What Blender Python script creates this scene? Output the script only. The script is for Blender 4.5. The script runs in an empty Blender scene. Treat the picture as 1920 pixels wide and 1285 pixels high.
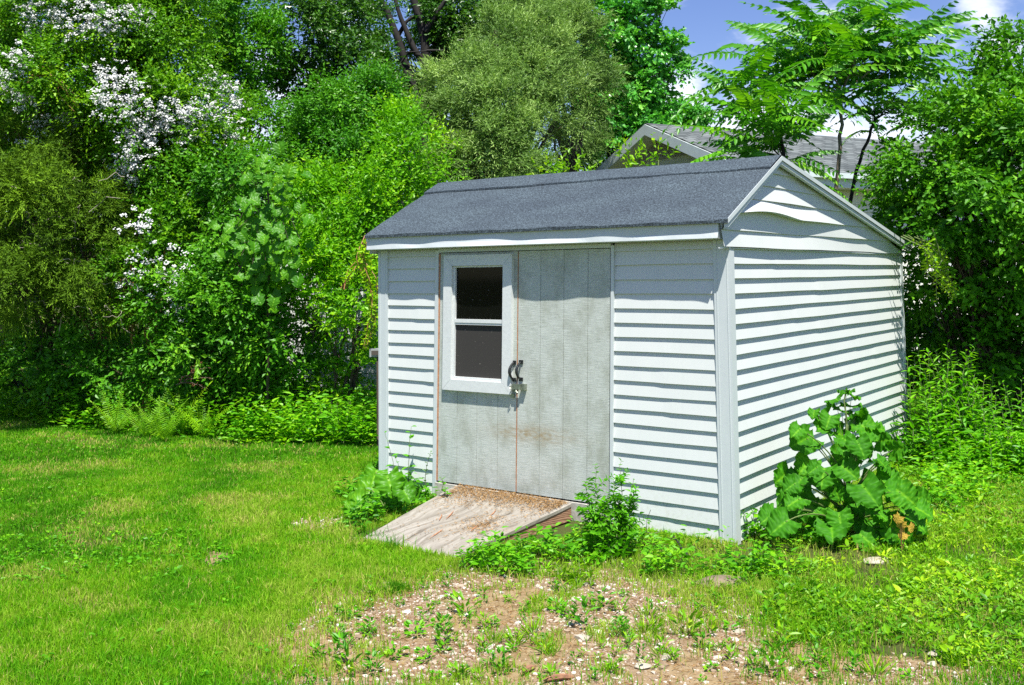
import bpy, bmesh, math, random
import numpy as np
from mathutils import Vector, Matrix

rng = np.random.default_rng(7)
random.seed(7)
SC = bpy.context.scene
COL = SC.collection

# ------------------------------------------------------------------ camera
IW, IH = 1920.0, 1285.0
CAM = np.array([2.698, -6.015, 1.697])
YAW, PITCH, ROLL, F, SHIFT = .632, .061, -.011, math.exp(7.55), 240.9
FWD = np.array([-math.sin(YAW)*math.cos(PITCH), math.cos(YAW)*math.cos(PITCH), math.sin(PITCH)])
_r = np.array([math.cos(YAW), math.sin(YAW), 0.0]); _u = np.cross(_r, FWD)
RT = math.cos(ROLL)*_r + math.sin(ROLL)*_u
UP = -math.sin(ROLL)*_r + math.cos(ROLL)*_u
Z = np.array([0, 0, 1.0])

def at(px, py, d):
    """World point that the photograph shows at (px, py), d metres deep."""
    return CAM + d*(FWD + RT*((px-IW/2)/F) + UP*((IH/2-py-SHIFT)/F))

def gnd(px, py, z=0.0):
    r = FWD + RT*((px-IW/2)/F) + UP*((IH/2-py-SHIFT)/F)
    return CAM + r*((z-CAM[2])/r[2])

def base(px, d):
    p = at(px, 518, d); return np.array([p[0], p[1], 0.0])

def make_camera():
    cd = bpy.data.cameras.new("camera"); co = bpy.data.objects.new("camera", cd); COL.objects.link(co)
    m = Matrix(((RT[0], UP[0], -FWD[0], CAM[0]), (RT[1], UP[1], -FWD[1], CAM[1]), (RT[2], UP[2], -FWD[2], CAM[2]), (0, 0, 0, 1)))
    co.matrix_world = m
    cd.sensor_width = 36; cd.sensor_fit = 'HORIZONTAL'; cd.lens = 36*F/IW
    cd.shift_y = -SHIFT/IW
    cd.clip_start = .05; cd.clip_end = 3000
    SC.camera = co
make_camera()

# ------------------------------------------------------------------ noise
class Noise2:
    def __init__(self, seed):
        self.t = np.random.default_rng(seed).random((256, 256))
    def __call__(self, x, y, s):
        x = np.asarray(x)/s+1000.0; y = np.asarray(y)/s+1000.0
        xi = np.floor(x).astype(int); yi = np.floor(y).astype(int)
        fx = x-xi; fy = y-yi; fx = fx*fx*(3-2*fx); fy = fy*fy*(3-2*fy)
        t = self.t
        a = t[xi % 256, yi % 256]; b = t[(xi+1) % 256, yi % 256]; c = t[xi % 256, (yi+1) % 256]; d = t[(xi+1) % 256, (yi+1) % 256]
        return (a*(1-fx)+b*fx)*(1-fy)+(c*(1-fx)+d*fx)*fy
    def fbm(self, x, y, s, o=3):
        v = 0; a = .5; tot = 0
        for i in range(o):
            v = v+a*self(x+i*17.3, y-i*9.1, s); tot += a; a *= .5; s *= .5
        return v/tot
N1, N2, N3, N4 = Noise2(1), Noise2(2), Noise2(3), Noise2(4)

def nrm(v):
    return v/np.maximum(np.linalg.norm(v, axis=-1, keepdims=True), 1e-9)

# ------------------------------------------------------------------ materials
def newmat(name):
    m = bpy.data.materials.new(name); m.use_nodes = True
    nt = m.node_tree; b = nt.nodes["Principled BSDF"]
    return m, nt, b

def nd(nt, typ, **kw):
    n = nt.nodes.new(typ)
    for k, v in kw.items():
        if k == 'inp':
            for i, val in v.items(): n.inputs[i].default_value = val
        else: setattr(n, k, v)
    return n

def ramp(nt, stops, fac=None, interp='LINEAR'):
    r = nt.nodes.new("ShaderNodeValToRGB"); r.color_ramp.interpolation = interp
    el = r.color_ramp.elements
    while len(el) < len(stops): el.new(.5)
    for e, (p, c) in zip(el, stops):
        e.position = p; e.color = (*c, 1) if len(c) == 3 else c
    if fac is not None: nt.links.new(fac, r.inputs[0])
    return r

def mixc(nt, fac, a, b, mode='MIX'):
    m = nt.nodes.new("ShaderNodeMix"); m.data_type = 'RGBA'; m.blend_type = mode
    for sock, v in ((0, fac), (6, a), (7, b)):
        if isinstance(v, (int, float)): m.inputs[sock].default_value = v
        elif isinstance(v, tuple): m.inputs[sock].default_value = (*v, 1)
        else: nt.links.new(v, m.inputs[sock])
    return m.outputs[2]

def coords(nt, scale=(1, 1, 1), kind='Object'):
    tc = nt.nodes.new("ShaderNodeTexCoord"); mp = nt.nodes.new("ShaderNodeMapping")
    mp.inputs['Scale'].default_value = scale
    nt.links.new(tc.outputs[kind], mp.inputs[0]); return mp.outputs[0]

def noise(nt, vec, scale, detail=4, rough=.55, dist=0):
    n = nt.nodes.new("ShaderNodeTexNoise")
    n.inputs['Scale'].default_value = scale; n.inputs['Detail'].default_value = detail
    n.inputs['Roughness'].default_value = rough; n.inputs['Distortion'].default_value = dist
    nt.links.new(vec, n.inputs['Vector']); return n.outputs['Fac']

def bump(nt, b, h, strength, dist=.01):
    bp = nt.nodes.new("ShaderNodeBump"); bp.inputs['Strength'].default_value = strength; bp.inputs['Distance'].default_value = dist
    nt.links.new(h, bp.inputs['Height']); nt.links.new(bp.outputs[0], b.inputs['Normal'])

def leafmat(name, c0, c1, c2=None, trans=.35, rough=.42, spec=.25, tw=(1.25, 1.3, .5), gain=None):
    g = (1.8, 1.82, .55) if gain is None else gain
    c0, c1 = (tuple(x*y for x, y in zip(c, g)) for c in (c0, c1)); c2 = c2 and tuple(x*y for x, y in zip(c2, g))
    m, nt, b = newmat(name)
    at_ = nd(nt, "ShaderNodeAttribute", attribute_name='lv')
    c2 = c2 or c1
    r = ramp(nt, [(0, c0), (.55, c1), (1, c2)], at_.outputs['Fac'])
    nt.links.new(r.outputs[0], b.inputs['Base Color'])
    b.inputs['Roughness'].default_value = rough; b.inputs['Specular IOR Level'].default_value = spec
    t = nt.nodes.new("ShaderNodeBsdfTranslucent")
    nt.links.new(mixc(nt, 1.0, r.outputs[0], tw, 'MULTIPLY'), t.inputs['Color'])
    mx = nt.nodes.new("ShaderNodeMixShader"); mx.inputs[0].default_value = trans
    nt.links.new(b.outputs[0], mx.inputs[1]); nt.links.new(t.outputs[0], mx.inputs[2])
    nt.links.new(mx.outputs[0], nt.nodes["Material Output"].inputs[0])
    return m

def barkmat(name, c0, c1, sc=18):
    m, nt, b = newmat(name)
    v = coords(nt, (1, 1, .25))
    n = noise(nt, v, sc, 6, .65)
    r = ramp(nt, [(.3, c0), (.7, c1)], n)
    nt.links.new(r.outputs[0], b.inputs['Base Color']); b.inputs['Roughness'].default_value = .85
    bump(nt, b, n, .7, .02); return m

def plain(name, col, rough=.5, metal=0.0, var=.15, sc=20, bumpy=0):
    m, nt, b = newmat(name)
    n = noise(nt, coords(nt), sc, 5)
    lo = tuple(c*(1-var) for c in col); hi = tuple(min(1, c*(1+var)) for c in col)
    r = ramp(nt, [(.3, lo), (.7, hi)], n)
    nt.links.new(r.outputs[0], b.inputs['Base Color'])
    b.inputs['Roughness'].default_value = rough; b.inputs['Metallic'].default_value = metal
    if bumpy: bump(nt, b, n, bumpy, .01)
    return m

M = {}
def build_mats():
    # vinyl siding with faint grime
    m, nt, b = newmat("white_vinyl")
    v = coords(nt)
    n = noise(nt, v, 3.0, 5); n2 = noise(nt, coords(nt, (6, 6, .6)), 6, 4, .6)
    grime = ramp(nt, [(.45, (0, 0, 0)), (.8, (1, 1, 1))], n2)
    base_ = mixc(nt, n, (.53, .565, .545), (.615, .64, .62))
    g2 = nd(nt, "ShaderNodeMath", operation='MULTIPLY', inp={1: .22}); nt.links.new(grime.outputs[0], g2.inputs[0])
    c = mixc(nt, g2.outputs[0], base_, (.5, .54, .50))
    # splashed soil and moss close to the ground
    sp = nd(nt, "ShaderNodeSeparateXYZ"); nt.links.new(v, sp.inputs[0])
    lo = nd(nt, "ShaderNodeMapRange", inp={1: .42, 2: 0.0, 3: 0.0, 4: 1.0}); nt.links.new(sp.outputs[2], lo.inputs[0])
    spk = ramp(nt, [(.5, (0, 0, 0)), (.72, (.5, .5, .5))], noise(nt, v, 26, 6, .7))
    fm = nd(nt, "ShaderNodeMath", operation='MULTIPLY'); nt.links.new(lo.outputs[0], fm.inputs[0]); nt.links.new(spk.outputs[0], fm.inputs[1])
    c = mixc(nt, fm.outputs[0], c, (.36, .36, .28))
    nt.links.new(c, b.inputs['Base Color']); b.inputs['Roughness'].default_value = .45
    bump(nt, b, noise(nt, coords(nt, (1, 1, 8)), 40, 3), .06, .004); M['vinyl'] = m
    # posts and trim, slightly bluer
    m, nt, b = newmat("trim_white")
    n = noise(nt, coords(nt, (5, 5, 1)), 5, 5)
    nt.links.new(mixc(nt, n, (.50, .555, .56), (.58, .62, .62)), b.inputs['Base Color']); b.inputs['Roughness'].default_value = .4
    bump(nt, b, noise(nt, coords(nt), 9, 3), .08, .01); M['trim'] = m
    M['frame'] = plain("weathered_window_paint", (.60, .63, .62), .6, 0, .06, 45, .05)
    # asphalt roll roofing
    m, nt, b = newmat("asphalt_roofing")
    v = coords(nt)
    g = noise(nt, v, 95, 3, .75); w = noise(nt, coords(nt, (.6, 1.4, 1)), 3.5, 5)
    gr = ramp(nt, [(.36, (.009, .015, .020)), (.5, (.034, .052, .066)), (.66, (.105, .145, .175))], g)
    wr = ramp(nt, [(.3, (.72, .74, .78)), (.7, (1.15, 1.15, 1.12))], w)
    nt.links.new(mixc(nt, 1.0, gr.outputs[0], wr.outputs[0], 'MULTIPLY'), b.inputs['Base Color'])
    b.inputs['Roughness'].default_value = .8; bump(nt, b, g, .8, .008); M['roof'] = m
    # grey painted plywood door
    m, nt, b = newmat("grey_plywood_paint")
    v = coords(nt)
    saw = noise(nt, coords(nt, (1.2, 1, 26)), 9, 5, .7); big = noise(nt, coords(nt, (1.6, 1, 1.0)), 3.6, 7, .68)
    fine = noise(nt, coords(nt, (3, 1, 12)), 30, 3, .7)
    c = mixc(nt, ramp(nt, [(.38, (0, 0, 0)), (.62, (1, 1, 1))], saw).outputs[0], (.38, .42, .375), (.56, .60, .555))
    c = mixc(nt, ramp(nt, [(.46, (0, 0, 0)), (.66, (.85, .85, .85))], big).outputs[0], c, (.32, .345, .285))
    c = mixc(nt, ramp(nt, [(.55, (0, 0, 0)), (.68, (.8, .8, .8))], fine).outputs[0], c, (.16, .18, .16))
    # rubbed brown smear at knee height across both leaves
    sp = nd(nt, "ShaderNodeSeparateXYZ"); nt.links.new(v, sp.inputs[0])
    def gauss(o, cen, wid):
        a = nd(nt, "ShaderNodeMath", operation='SUBTRACT', inp={1: cen}); nt.links.new(o, a.inputs[0])
        q = nd(nt, "ShaderNodeMath", operation='DIVIDE', inp={1: wid}); nt.links.new(a.outputs[0], q.inputs[0])
        p = nd(nt, "ShaderNodeMath", operation='POWER', inp={1: 2}); nt.links.new(q.outputs[0], p.inputs[0])
        e = nd(nt, "ShaderNodeMath", operation='MULTIPLY', inp={1: -1}); nt.links.new(p.outputs[0], e.inputs[0])
        x = nd(nt, "ShaderNodeMath", operation='EXPONENT'); nt.links.new(e.outputs[0], x.inputs[0]); return x.outputs[0]
    s1 = nd(nt, "ShaderNodeMath", operation='MULTIPLY'); nt.links.new(gauss(sp.outputs[0], -1.55, .34), s1.inputs[0]); nt.links.new(gauss(sp.outputs[2], .56, .06), s1.inputs[1])
    s2 = nd(nt, "ShaderNodeMath", operation='MULTIPLY'); nt.links.new(s1.outputs[0], s2.inputs[0])
    nt.links.new(ramp(nt, [(.3, (0, 0, 0)), (.65, (1, 1, 1))], noise(nt, coords(nt, (3, 1, 6)), 7, 5)).outputs[0], s2.inputs[1])
    c = mixc(nt, s2.outputs[0], c, (.30, .235, .13))
    nt.links.new(c, b.inputs['Base Color']); b.inputs['Roughness'].default_value = .75
    bump(nt, b, saw, .35, .006); M['door'] = m
    M['rawwood'] = plain("bare_orange_wood", (.42, .20, .10), .8, 0, .3, 40)
    # weathered ramp plywood: swirling grain along the slope
    m, nt, b = newmat("weathered_plywood")
    warp = nd(nt, "ShaderNodeTexNoise", inp={2: 2.2, 3: 3.0}); nt.links.new(coords(nt, (1, .55, 1)), warp.inputs['Vector'])
    vm = nd(nt, "ShaderNodeVectorMath", operation='MULTIPLY_ADD'); nt.links.new(warp.outputs['Color'], vm.inputs[0]); vm.inputs[1].default_value = (.55, .3, 0); nt.links.new(coords(nt), vm.inputs[2])
    mp2 = nd(nt, "ShaderNodeMapping"); mp2.inputs['Scale'].default_value = (9, .75, 1); nt.links.new(vm.outputs[0], mp2.inputs[0])
    w = nd(nt, "ShaderNodeTexNoise", inp={2: 2.4, 3: 5.0, 4: .62}); nt.links.new(mp2.outputs[0], w.inputs['Vector'])
    g = noise(nt, coords(nt, (70, 3, 1)), 4, 5, .7); bg = noise(nt, coords(nt, (1, 1, 1)), 3, 4)
    r = ramp(nt, [(.32, (.075, .062, .048)), (.42, (.20, .182, .15)), (.55, (.285, .265, .228)), (.7, (.35, .33, .29))], w.outputs[0])
    c = mixc(nt, ramp(nt, [(.45, (0, 0, 0)), (.7, (.7, .7, .7))], g).outputs[0], r.outputs[0], (.16, .14, .105))
    c = mixc(nt, ramp(nt, [(.5, (0, 0, 0)), (.8, (.5, .5, .5))], bg).outputs[0], c, (.31, .27, .205))
    nt.links.new(c, b.inputs['Base Color']); b.inputs['Roughness'].default_value = .85
    bump(nt, b, w.outputs[0], .5, .006); M['ramp'] = m
    m, nt, b = newmat("brown_lumber")
    w = nd(nt, "ShaderNodeTexWave", wave_type='RINGS', inp={1: 2.2, 2: 5.0, 3: 2.0, 4: 1.2}); nt.links.new(coords(nt, (1, 1.3, 14)), w.inputs[0])
    r = ramp(nt, [(0, (.13, .06, .03)), (.5, (.26, .13, .07)), (1, (.42, .25, .16))], w.outputs[1])
    nt.links.new(r.outputs[0], b.inputs['Base Color']); b.inputs['Roughness'].default_value = .8; M['lumber'] = m
    M['sill'] = plain("weathered_sill", (.42, .41, .36), .85, 0, .3, 25, .3)
    M['iron'] = plain("black_iron", (.035, .04, .042), .45, .6, .3, 60)
    M['brass'] = plain("dull_galvanised_latch", (.30, .33, .27), .4, .8, .4, 60)
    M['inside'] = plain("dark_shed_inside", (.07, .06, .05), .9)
    m, nt, b = newmat("window_glass")
    b.inputs['Specular IOR Level'].default_value = .22; b.inputs['Roughness'].default_value = .05
    spk = ramp(nt, [(.74, (.006, .007, .006)), (.80, (.22, .23, .21))], noise(nt, coords(nt), 85, 2, .4))
    nt.links.new(spk.outputs[0], b.inputs['Base Color'])
    t = nt.nodes.new("ShaderNodeBsdfTransparent"); t.inputs[0].default_value = (.6, .62, .6, 1)
    mx = nt.nodes.new("ShaderNodeMixShader"); mx.inputs[0].default_value = .35
    nt.links.new(b.outputs[0], mx.inputs[1]); nt.links.new(t.outputs[0], mx.inputs[2]); nt.links.new(mx.outputs[0], nt.nodes["Material Output"].inputs[0])
    M['glass'] = m
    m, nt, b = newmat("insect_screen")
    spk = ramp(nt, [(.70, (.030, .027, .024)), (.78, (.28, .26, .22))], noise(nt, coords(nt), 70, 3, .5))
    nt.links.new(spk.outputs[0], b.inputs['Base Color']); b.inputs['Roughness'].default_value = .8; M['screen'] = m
    # neighbour's house
    m, nt, b = newmat("grey_shingles")
    br = nd(nt, "ShaderNodeTexBrick", offset=.5, inp={1: (.055, .068, .066, 1), 2: (.15, .17, .166, 1), 3: (.02, .024, .024, 1), 4: 1.0, 5: .012, 6: .3, 7: 0.0, 8: .26, 9: .14})
    tc = nd(nt, "ShaderNodeUVMap"); nt.links.new(tc.outputs[0], br.inputs[0])
    nz = ramp(nt, [(.3, (.75, .75, .75)), (.7, (1.2, 1.2, 1.2))], noise(nt, coords(nt), 6, 6))
    nt.links.new(mixc(nt, 1.0, br.outputs[0], nz.outputs[0], 'MULTIPLY'), b.inputs['Base Color']); b.inputs['Roughness'].default_value = .85; M['shingle'] = m
    M['cream'] = plain("pale_house_siding", (.66, .67, .57), .6, 0, .06, 4)
    M['hfascia'] = plain("house_fascia_paint", (.58, .66, .65), .5, 0, .06, 6)
    M['louvre'] = plain("vent_louvre", (.42, .40, .32), .8)
    M['greybox'] = plain("grey_box_metal", (.35, .37, .37), .5, .3)
    M['stone'] = plain("pale_limestone", (.36, .32, .25), .9, 0, .25, 14, .5)
    M['slab'] = plain("brown_flagstone", (.17, .125, .09), .9, 0, .4, 9, .5)
    M['barkchip'] = plain("bark_chip_wood", (.24, .12, .065), .9, 0, .5, 30, .5)
    M['straw'] = leafmat("dry_straw", (.24, .135, .05), (.40, .245, .10), (.50, .34, .16), .1, .8, .2, gain=(1, 1, 1))
    M['wire'] = plain("rusty_wire", (.10, .09, .08), .6, .5)
    # gravel
    m, nt, b = newmat("gravel_stone")
    a = nd(nt, "ShaderNodeAttribute", attribute_name='lv')
    r = ramp(nt, [(0, (.17, .11, .06)), (.35, (.30, .23, .16)), (.75, (.42, .37, .30)), (1, (.58, .55, .50))], a.outputs['Fac'])
    nt.links.new(r.outputs[0], b.inputs['Base Color']); b.inputs['Roughness'].default_value = .9; M['gravel'] = m
    # bark
    M['bark'] = barkmat("brown_bark", (.035, .025, .018), (.12, .09, .065))
    M['darkbark'] = barkmat("black_bark", (.005, .0045, .004), (.020, .017, .014))
    M['paleb'] = barkmat("pale_trunk_bark", (.11, .085, .06), (.27, .225, .17))
    M['stemg'] = plain("green_stem", (.12, .17, .045), .6)
    M['stemr'] = plain("reddish_stem", (.30, .14, .05), .6)
    M['deadred'] = plain("dead_red_needles", (.22, .08, .04), .9, 0, .4)
    M['twig'] = plain("grey_dead_twig", (.30, .26, .21), .9)
    # foliage
    M['rose'] = leafmat("rose_leaves", (.020, .075, .008), (.065, .18, .012), (.14, .26, .02), .3)
    M['blossom'] = leafmat("white_blossom", (.50, .52, .50), (.66, .67, .66), (.78, .78, .77), .2, .6, .2, (1, 1, 1), gain=(1, 1, 1))
    M['juniper'] = leafmat("juniper_sprays", (.035, .06, .010), (.10, .135, .016), (.20, .24, .035), .2, .7, .2, (1.2, 1.1, .5), (1.2, 1.8, .5))
    M['honey'] = leafmat("shrub_leaves", (.018, .085, .012), (.05, .17, .018), (.11, .24, .03), .3)
    M['grape'] = leafmat("grape_leaves", (.02, .09, .008), (.05, .16, .012), (.11, .24, .022), .35)
    M['bright'] = leafmat("bright_shrub_leaves", (.035, .13, .008), (.085, .235, .012), (.19, .33, .02), .38)
    M['midtree'] = leafmat("mid_tree_leaves", (.018, .09, .014), (.045, .16, .020), (.09, .23, .025), .3)
    M['darktree'] = leafmat("dark_tree_leaves", (.012, .05, .012), (.032, .10, .016), (.075, .17, .022), .28, .38, .5)
    M['willow'] = leafmat("willow_leaves", (.06, .12, .035), (.17, .265, .085), (.31, .40, .17), .25, .5, .3, (1.1, 1.15, .6), (1.2, 1.35, .85))
    M['cotton'] = leafmat("poplar_leaves", (.020, .12, .05), (.05, .21, .07), (.12, .31, .09), .3, .35, .5)
    M['sumac'] = leafmat("compound_leaflets", (.014, .085, .009), (.042, .165, .013), (.12, .28, .024), .32, .4, .4)
    M['lilac'] = leafmat("broad_shrub_leaves", (.014, .07, .010), (.045, .155, .014), (.12, .26, .03), .3, .45, .2)
    M['spruce'] = leafmat("dark_conifer_needles", (.006, .016, .012), (.012, .03, .02), (.025, .05, .03), .1, .6)
    M['weed'] = leafmat("weed_leaves", (.022, .11, .010), (.065, .215, .014), (.16, .31, .022), .38)
    M['weedy'] = leafmat("yellowgreen_weed_leaves", (.035, .13, .008), (.105, .235, .012), (.215, .31, .02), .35)
    M['burdock'] = leafmat("burdock_leaves", (.011, .068, .006), (.029, .128, .011), (.08, .21, .02), .3, .6, .15)
    M['fern'] = leafmat("fern_pinnae", (.05, .15, .008), (.11, .25, .012), (.20, .34, .02), .38)
    M['vine'] = leafmat("vine_leaves", (.06, .18, .012), (.14, .28, .015), (.28, .36, .03), .38)
    M['yellowl'] = leafmat("yellowed_leaf", (.40, .26, .03), (.50, .34, .05), None, .3, gain=(1, 1, 1))
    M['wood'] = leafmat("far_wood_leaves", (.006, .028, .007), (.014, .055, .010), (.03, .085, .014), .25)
    m = leafmat("grass_blades", (.020, .085, .006), (.075, .20, .010), (.17, .29, .025), .35, .6, .12)
    nt = m.node_tree
    # straw coloured blades: second attribute
    rr = [n for n in nt.nodes if n.type == 'VALTORGB'][0]; rr.color_ramp.elements.new(.9)
    e = rr.color_ramp.elements
    e[0].position, e[1].position, e[2].position, e[3].position = 0, .42, .74, 1
    e[1].color = (.095, .335, .005, 1); e[2].color = (.22, .43, .010, 1); e[3].color = (.56, .45, .17, 1)
    M['grass'] = m
build_mats()

# ------------------------------------------------------------------ objects
def tag(o, label=None, cat=None, group=None, kind=None):
    if label: o['label'] = label
    if cat: o['category'] = cat
    if group: o['group'] = group
    if kind: o['kind'] = kind
    return o

def thing(name, label, cat, loc=(0, 0, 0), group=None):
    o = bpy.data.objects.new(name, None); COL.objects.link(o); o.location = tuple(loc); o.empty_display_size = .1
    return tag(o, label, cat, group)

def top_of(o):
    v = Vector((0, 0, 0))
    while o is not None: v = v+o.location; o = o.parent
    return np.array(v)

def mesh_obj(name, V, faces, mat, parent=None, attr=None, smooth=False, loc=None):
    """V world points; faces: list of (n,k) int arrays. One mesh object."""
    V = np.asarray(V, dtype=np.float64)
    off = top_of(parent) if parent is not None else (np.zeros(3) if loc is None else np.asarray(loc, float))
    me = bpy.data.meshes.new(name)
    if not isinstance(faces, list): faces = [faces]
    faces = [np.asarray(f, dtype=np.int32) for f in faces if len(f)]
    me.vertices.add(len(V)); me.vertices.foreach_set("co", (V-off).astype(np.float32).ravel())
    li = np.concatenate([f.ravel() for f in faces]); cnt = np.concatenate([np.full(len(f), f.shape[1], np.int32) for f in faces])
    me.loops.add(len(li)); me.loops.foreach_set("vertex_index", li)
    me.polygons.add(len(cnt)); st = np.zeros(len(cnt), np.int32); st[1:] = np.cumsum(cnt)[:-1]
    me.polygons.foreach_set("loop_start", st); me.polygons.foreach_set("loop_total", cnt)
    me.polygons.foreach_set("use_smooth", np.full(len(cnt), bool(smooth)))
    if attr is not None:
        for k, a in (attr.items() if isinstance(attr, dict) else (('lv', attr),)):
            me.attributes.new(k, 'FLOAT', 'POINT').data.foreach_set("value", np.asarray(a, np.float32))
    me.update(calc_edges=True); me.validate()
    me.materials.append(mat)
    o = bpy.data.objects.new(name, me); COL.objects.link(o)
    if parent is not None: o.parent = parent
    elif loc is not None: o.location = tuple(loc)
    return o

class MB:
    """Collects boxes, prisms and tubes into one mesh."""
    def __init__(s): s.v = []; s.f3 = []; s.f4 = []; s.n = 0
    def add(s, V, F):
        V = np.asarray(V, float); F = np.asarray(F, int)
        s.v.append(V); (s.f3 if F.shape[1] == 3 else s.f4).append(F+s.n); s.n += len(V)
    def hexa(s, P):
        """8 points: bottom ring 0-3, top ring 4-7."""
        s.add(P, [(0, 3, 2, 1), (4, 5, 6, 7), (0, 1, 5, 4), (1, 2, 6, 5), (2, 3, 7, 6), (3, 0, 4, 7)])
    def box(s, a, b):
        (x0, y0, z0), (x1, y1, z1) = a, b
        s.hexa([(x0, y0, z0), (x1, y0, z0), (x1, y1, z0), (x0, y1, z0), (x0, y0, z1), (x1, y0, z1), (x1, y1, z1), (x0, y1, z1)])
    def tube(s, pts, rad, k=6, cap=True):
        pts = np.asarray(pts, float); n = len(pts); rad = np.broadcast_to(np.asarray(rad, float), (n,))
        t = nrm(np.gradient(pts, axis=0)); ref = np.array([.31, .17, .93]) if abs(t[0][2]) < .8 else np.array([.9, .3, .1])
        a = nrm(np.cross(t, ref)); b = np.cross(t, a)
        ang = np.arange(k)*2*math.pi/k
        V = pts[:, None]+rad[:, None, None]*(np.cos(ang)[None, :, None]*a[:, None]+np.sin(ang)[None, :, None]*b[:, None])
        i = np.arange(n-1)[:, None]*k; j = np.arange(k)[None]; j2 = (j+1) % k
        Fq = np.stack([i+j, i+j2, i+k+j2, i+k+j], -1).reshape(-1, 4)
        s.add(V.reshape(-1, 3), Fq)
    def build(s, name, mat, parent=None, **kw):
        fs = [np.concatenate(f) for f in (s.f3, s.f4) if f]
        return mesh_obj(name, np.concatenate(s.v), fs, mat, parent, **kw)

def curve(p0, p1, bow=0.0, n=6, droop=0.0, wob=0.0):
    p0 = np.asarray(p0, float); p1 = np.asarray(p1, float); t = np.linspace(0, 1, n)[:, None]
    P = p0+(p1-p0)*t
    L = np.linalg.norm(p1-p0)
    P = P+Z*(bow*L*(t*(1-t))*4) - Z*droop*L*t**2
    if wob: P[1:-1] += rng.normal(0, wob*L, (n-2, 3))
    return P

# ------------------------------------------------------------------ leaves
class Leaves:
    def __init__(s): s.p = []; s.a = []; s.n = []; s.L = []; s.W = []; s.c = []
    def add(s, p, a, n, L, W, c):
        k = len(p)
        s.p.append(p); s.a.append(a); s.n.append(n)
        for lst, x in ((s.L, L), (s.W, W), (s.c, c)): lst.append(np.broadcast_to(np.asarray(x, float), (k,)))
    def count(s): return sum(len(x) for x in s.p)
    def arrays(s, fold=.14, wide=.42, six=False, curl=.12):
        p = np.concatenate(s.p); a = nrm(np.concatenate(s.a)); n = np.concatenate(s.n)
        n = nrm(n-a*(n*a).sum(-1, keepdims=True)); b = np.cross(n, a)
        L = np.concatenate(s.L)[:, None]; W = np.concatenate(s.W)[:, None]; c = np.clip(np.concatenate(s.c), 0, 1)
        k = len(p)
        tip = p+a*L-n*curl*L
        if not six:
            l = p+a*L*wide+b*W*.5+n*W*fold; r = p+a*L*wide-b*W*.5+n*W*fold
            V = np.stack([p, r, tip, l], 1).reshape(-1, 3); i = np.arange(k)[:, None]*4
            Fc = np.concatenate([i+[0, 1, 2], i+[0, 2, 3]]); return V, Fc, np.repeat(c, 4)
        l1 = p+a*L*.28+b*W*.46+n*W*fold; l2 = p+a*L*.62+b*W*.40+n*(W*fold-.04*L); r1 = p+a*L*.28-b*W*.46+n*W*fold; r2 = p+a*L*.62-b*W*.40+n*(W*fold-.04*L)
        V = np.stack([p, r1, r2, tip, l2, l1], 1).reshape(-1, 3); i = np.arange(k)[:, None]*6
        Fc = np.concatenate([i+[0, 1, 2, 3], i+[0, 3, 4, 5]]); return V, Fc, np.repeat(c, 6)
    def build(s, name, mat, parent=None, **kw):
        V, Fc, c = s.arrays(**kw); return mesh_obj(name, V, Fc, mat, parent, attr=c)

def sprigs(LV, o, d, ln, k, L, W, c, out=None, droop=.15, spread=.75, up=.55, jit=.35):
    """k leaves on each of the shoots o + d*ln."""
    S = len(o); t = ((np.arange(k)+.7)/k)[None, :, None]
    side = np.cross(d, Z+rng.normal(0, .25, (S, 3))); side = nrm(side)
    ln = np.broadcast_to(np.asarray(ln, float), (S,))[:, None, None]
    p = o[:, None]+d[:, None]*ln*t-Z*(droop*ln*t**2)
    sg = np.where(np.arange(k) % 2 == 0, 1.0, -1.0)[None, :, None]
    a = d[:, None]*(.35+.55*t)+side[:, None]*sg*spread*(1.15-t)+rng.normal(0, jit, (S, k, 3))-Z*.22
    nn = Z*up+(0 if out is None else out[:, None]*.65)+rng.normal(0, .42, (S, k, 3))
    sc = rng.uniform(.65, 1.2, (S, k))*(1.05-.35*t[..., 0])
    cc = np.asarray(c)[:, None]+rng.normal(0, .13, (S, k))+.12*(t[..., 0]-.5)
    LV.add(p.reshape(-1, 3), a.reshape(-1, 3), nn.reshape(-1, 3), (L*sc).ravel(), (W*sc).ravel(), cc.ravel())

def rand_dirs(n, bias=None, amt=0.0):
    u = nrm(rng.normal(0, 1, (n, 3)))
    if bias is not None: u = nrm(u+amt*bias)
    return u

SUN = nrm(np.array([.33, -.31, 1.0]))
class Lobe:
    def __init__(s, px, py, d, rx, ry, rd):
        s.c = at(px, py, d); s.r = np.array([rx*d/F, rd, ry*d/F])
        s.B = np.stack([RT, np.array([-math.sin(YAW), math.cos(YAW), 0]), UP])
    def world(s, u): return s.c+(u*s.r)@s.B
    def area(s):
        a, b, c = s.r; p = 1.6
        return 4*math.pi*(((a*b)**p+(a*c)**p+(b*c)**p)/3)**(1/p)

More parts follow.
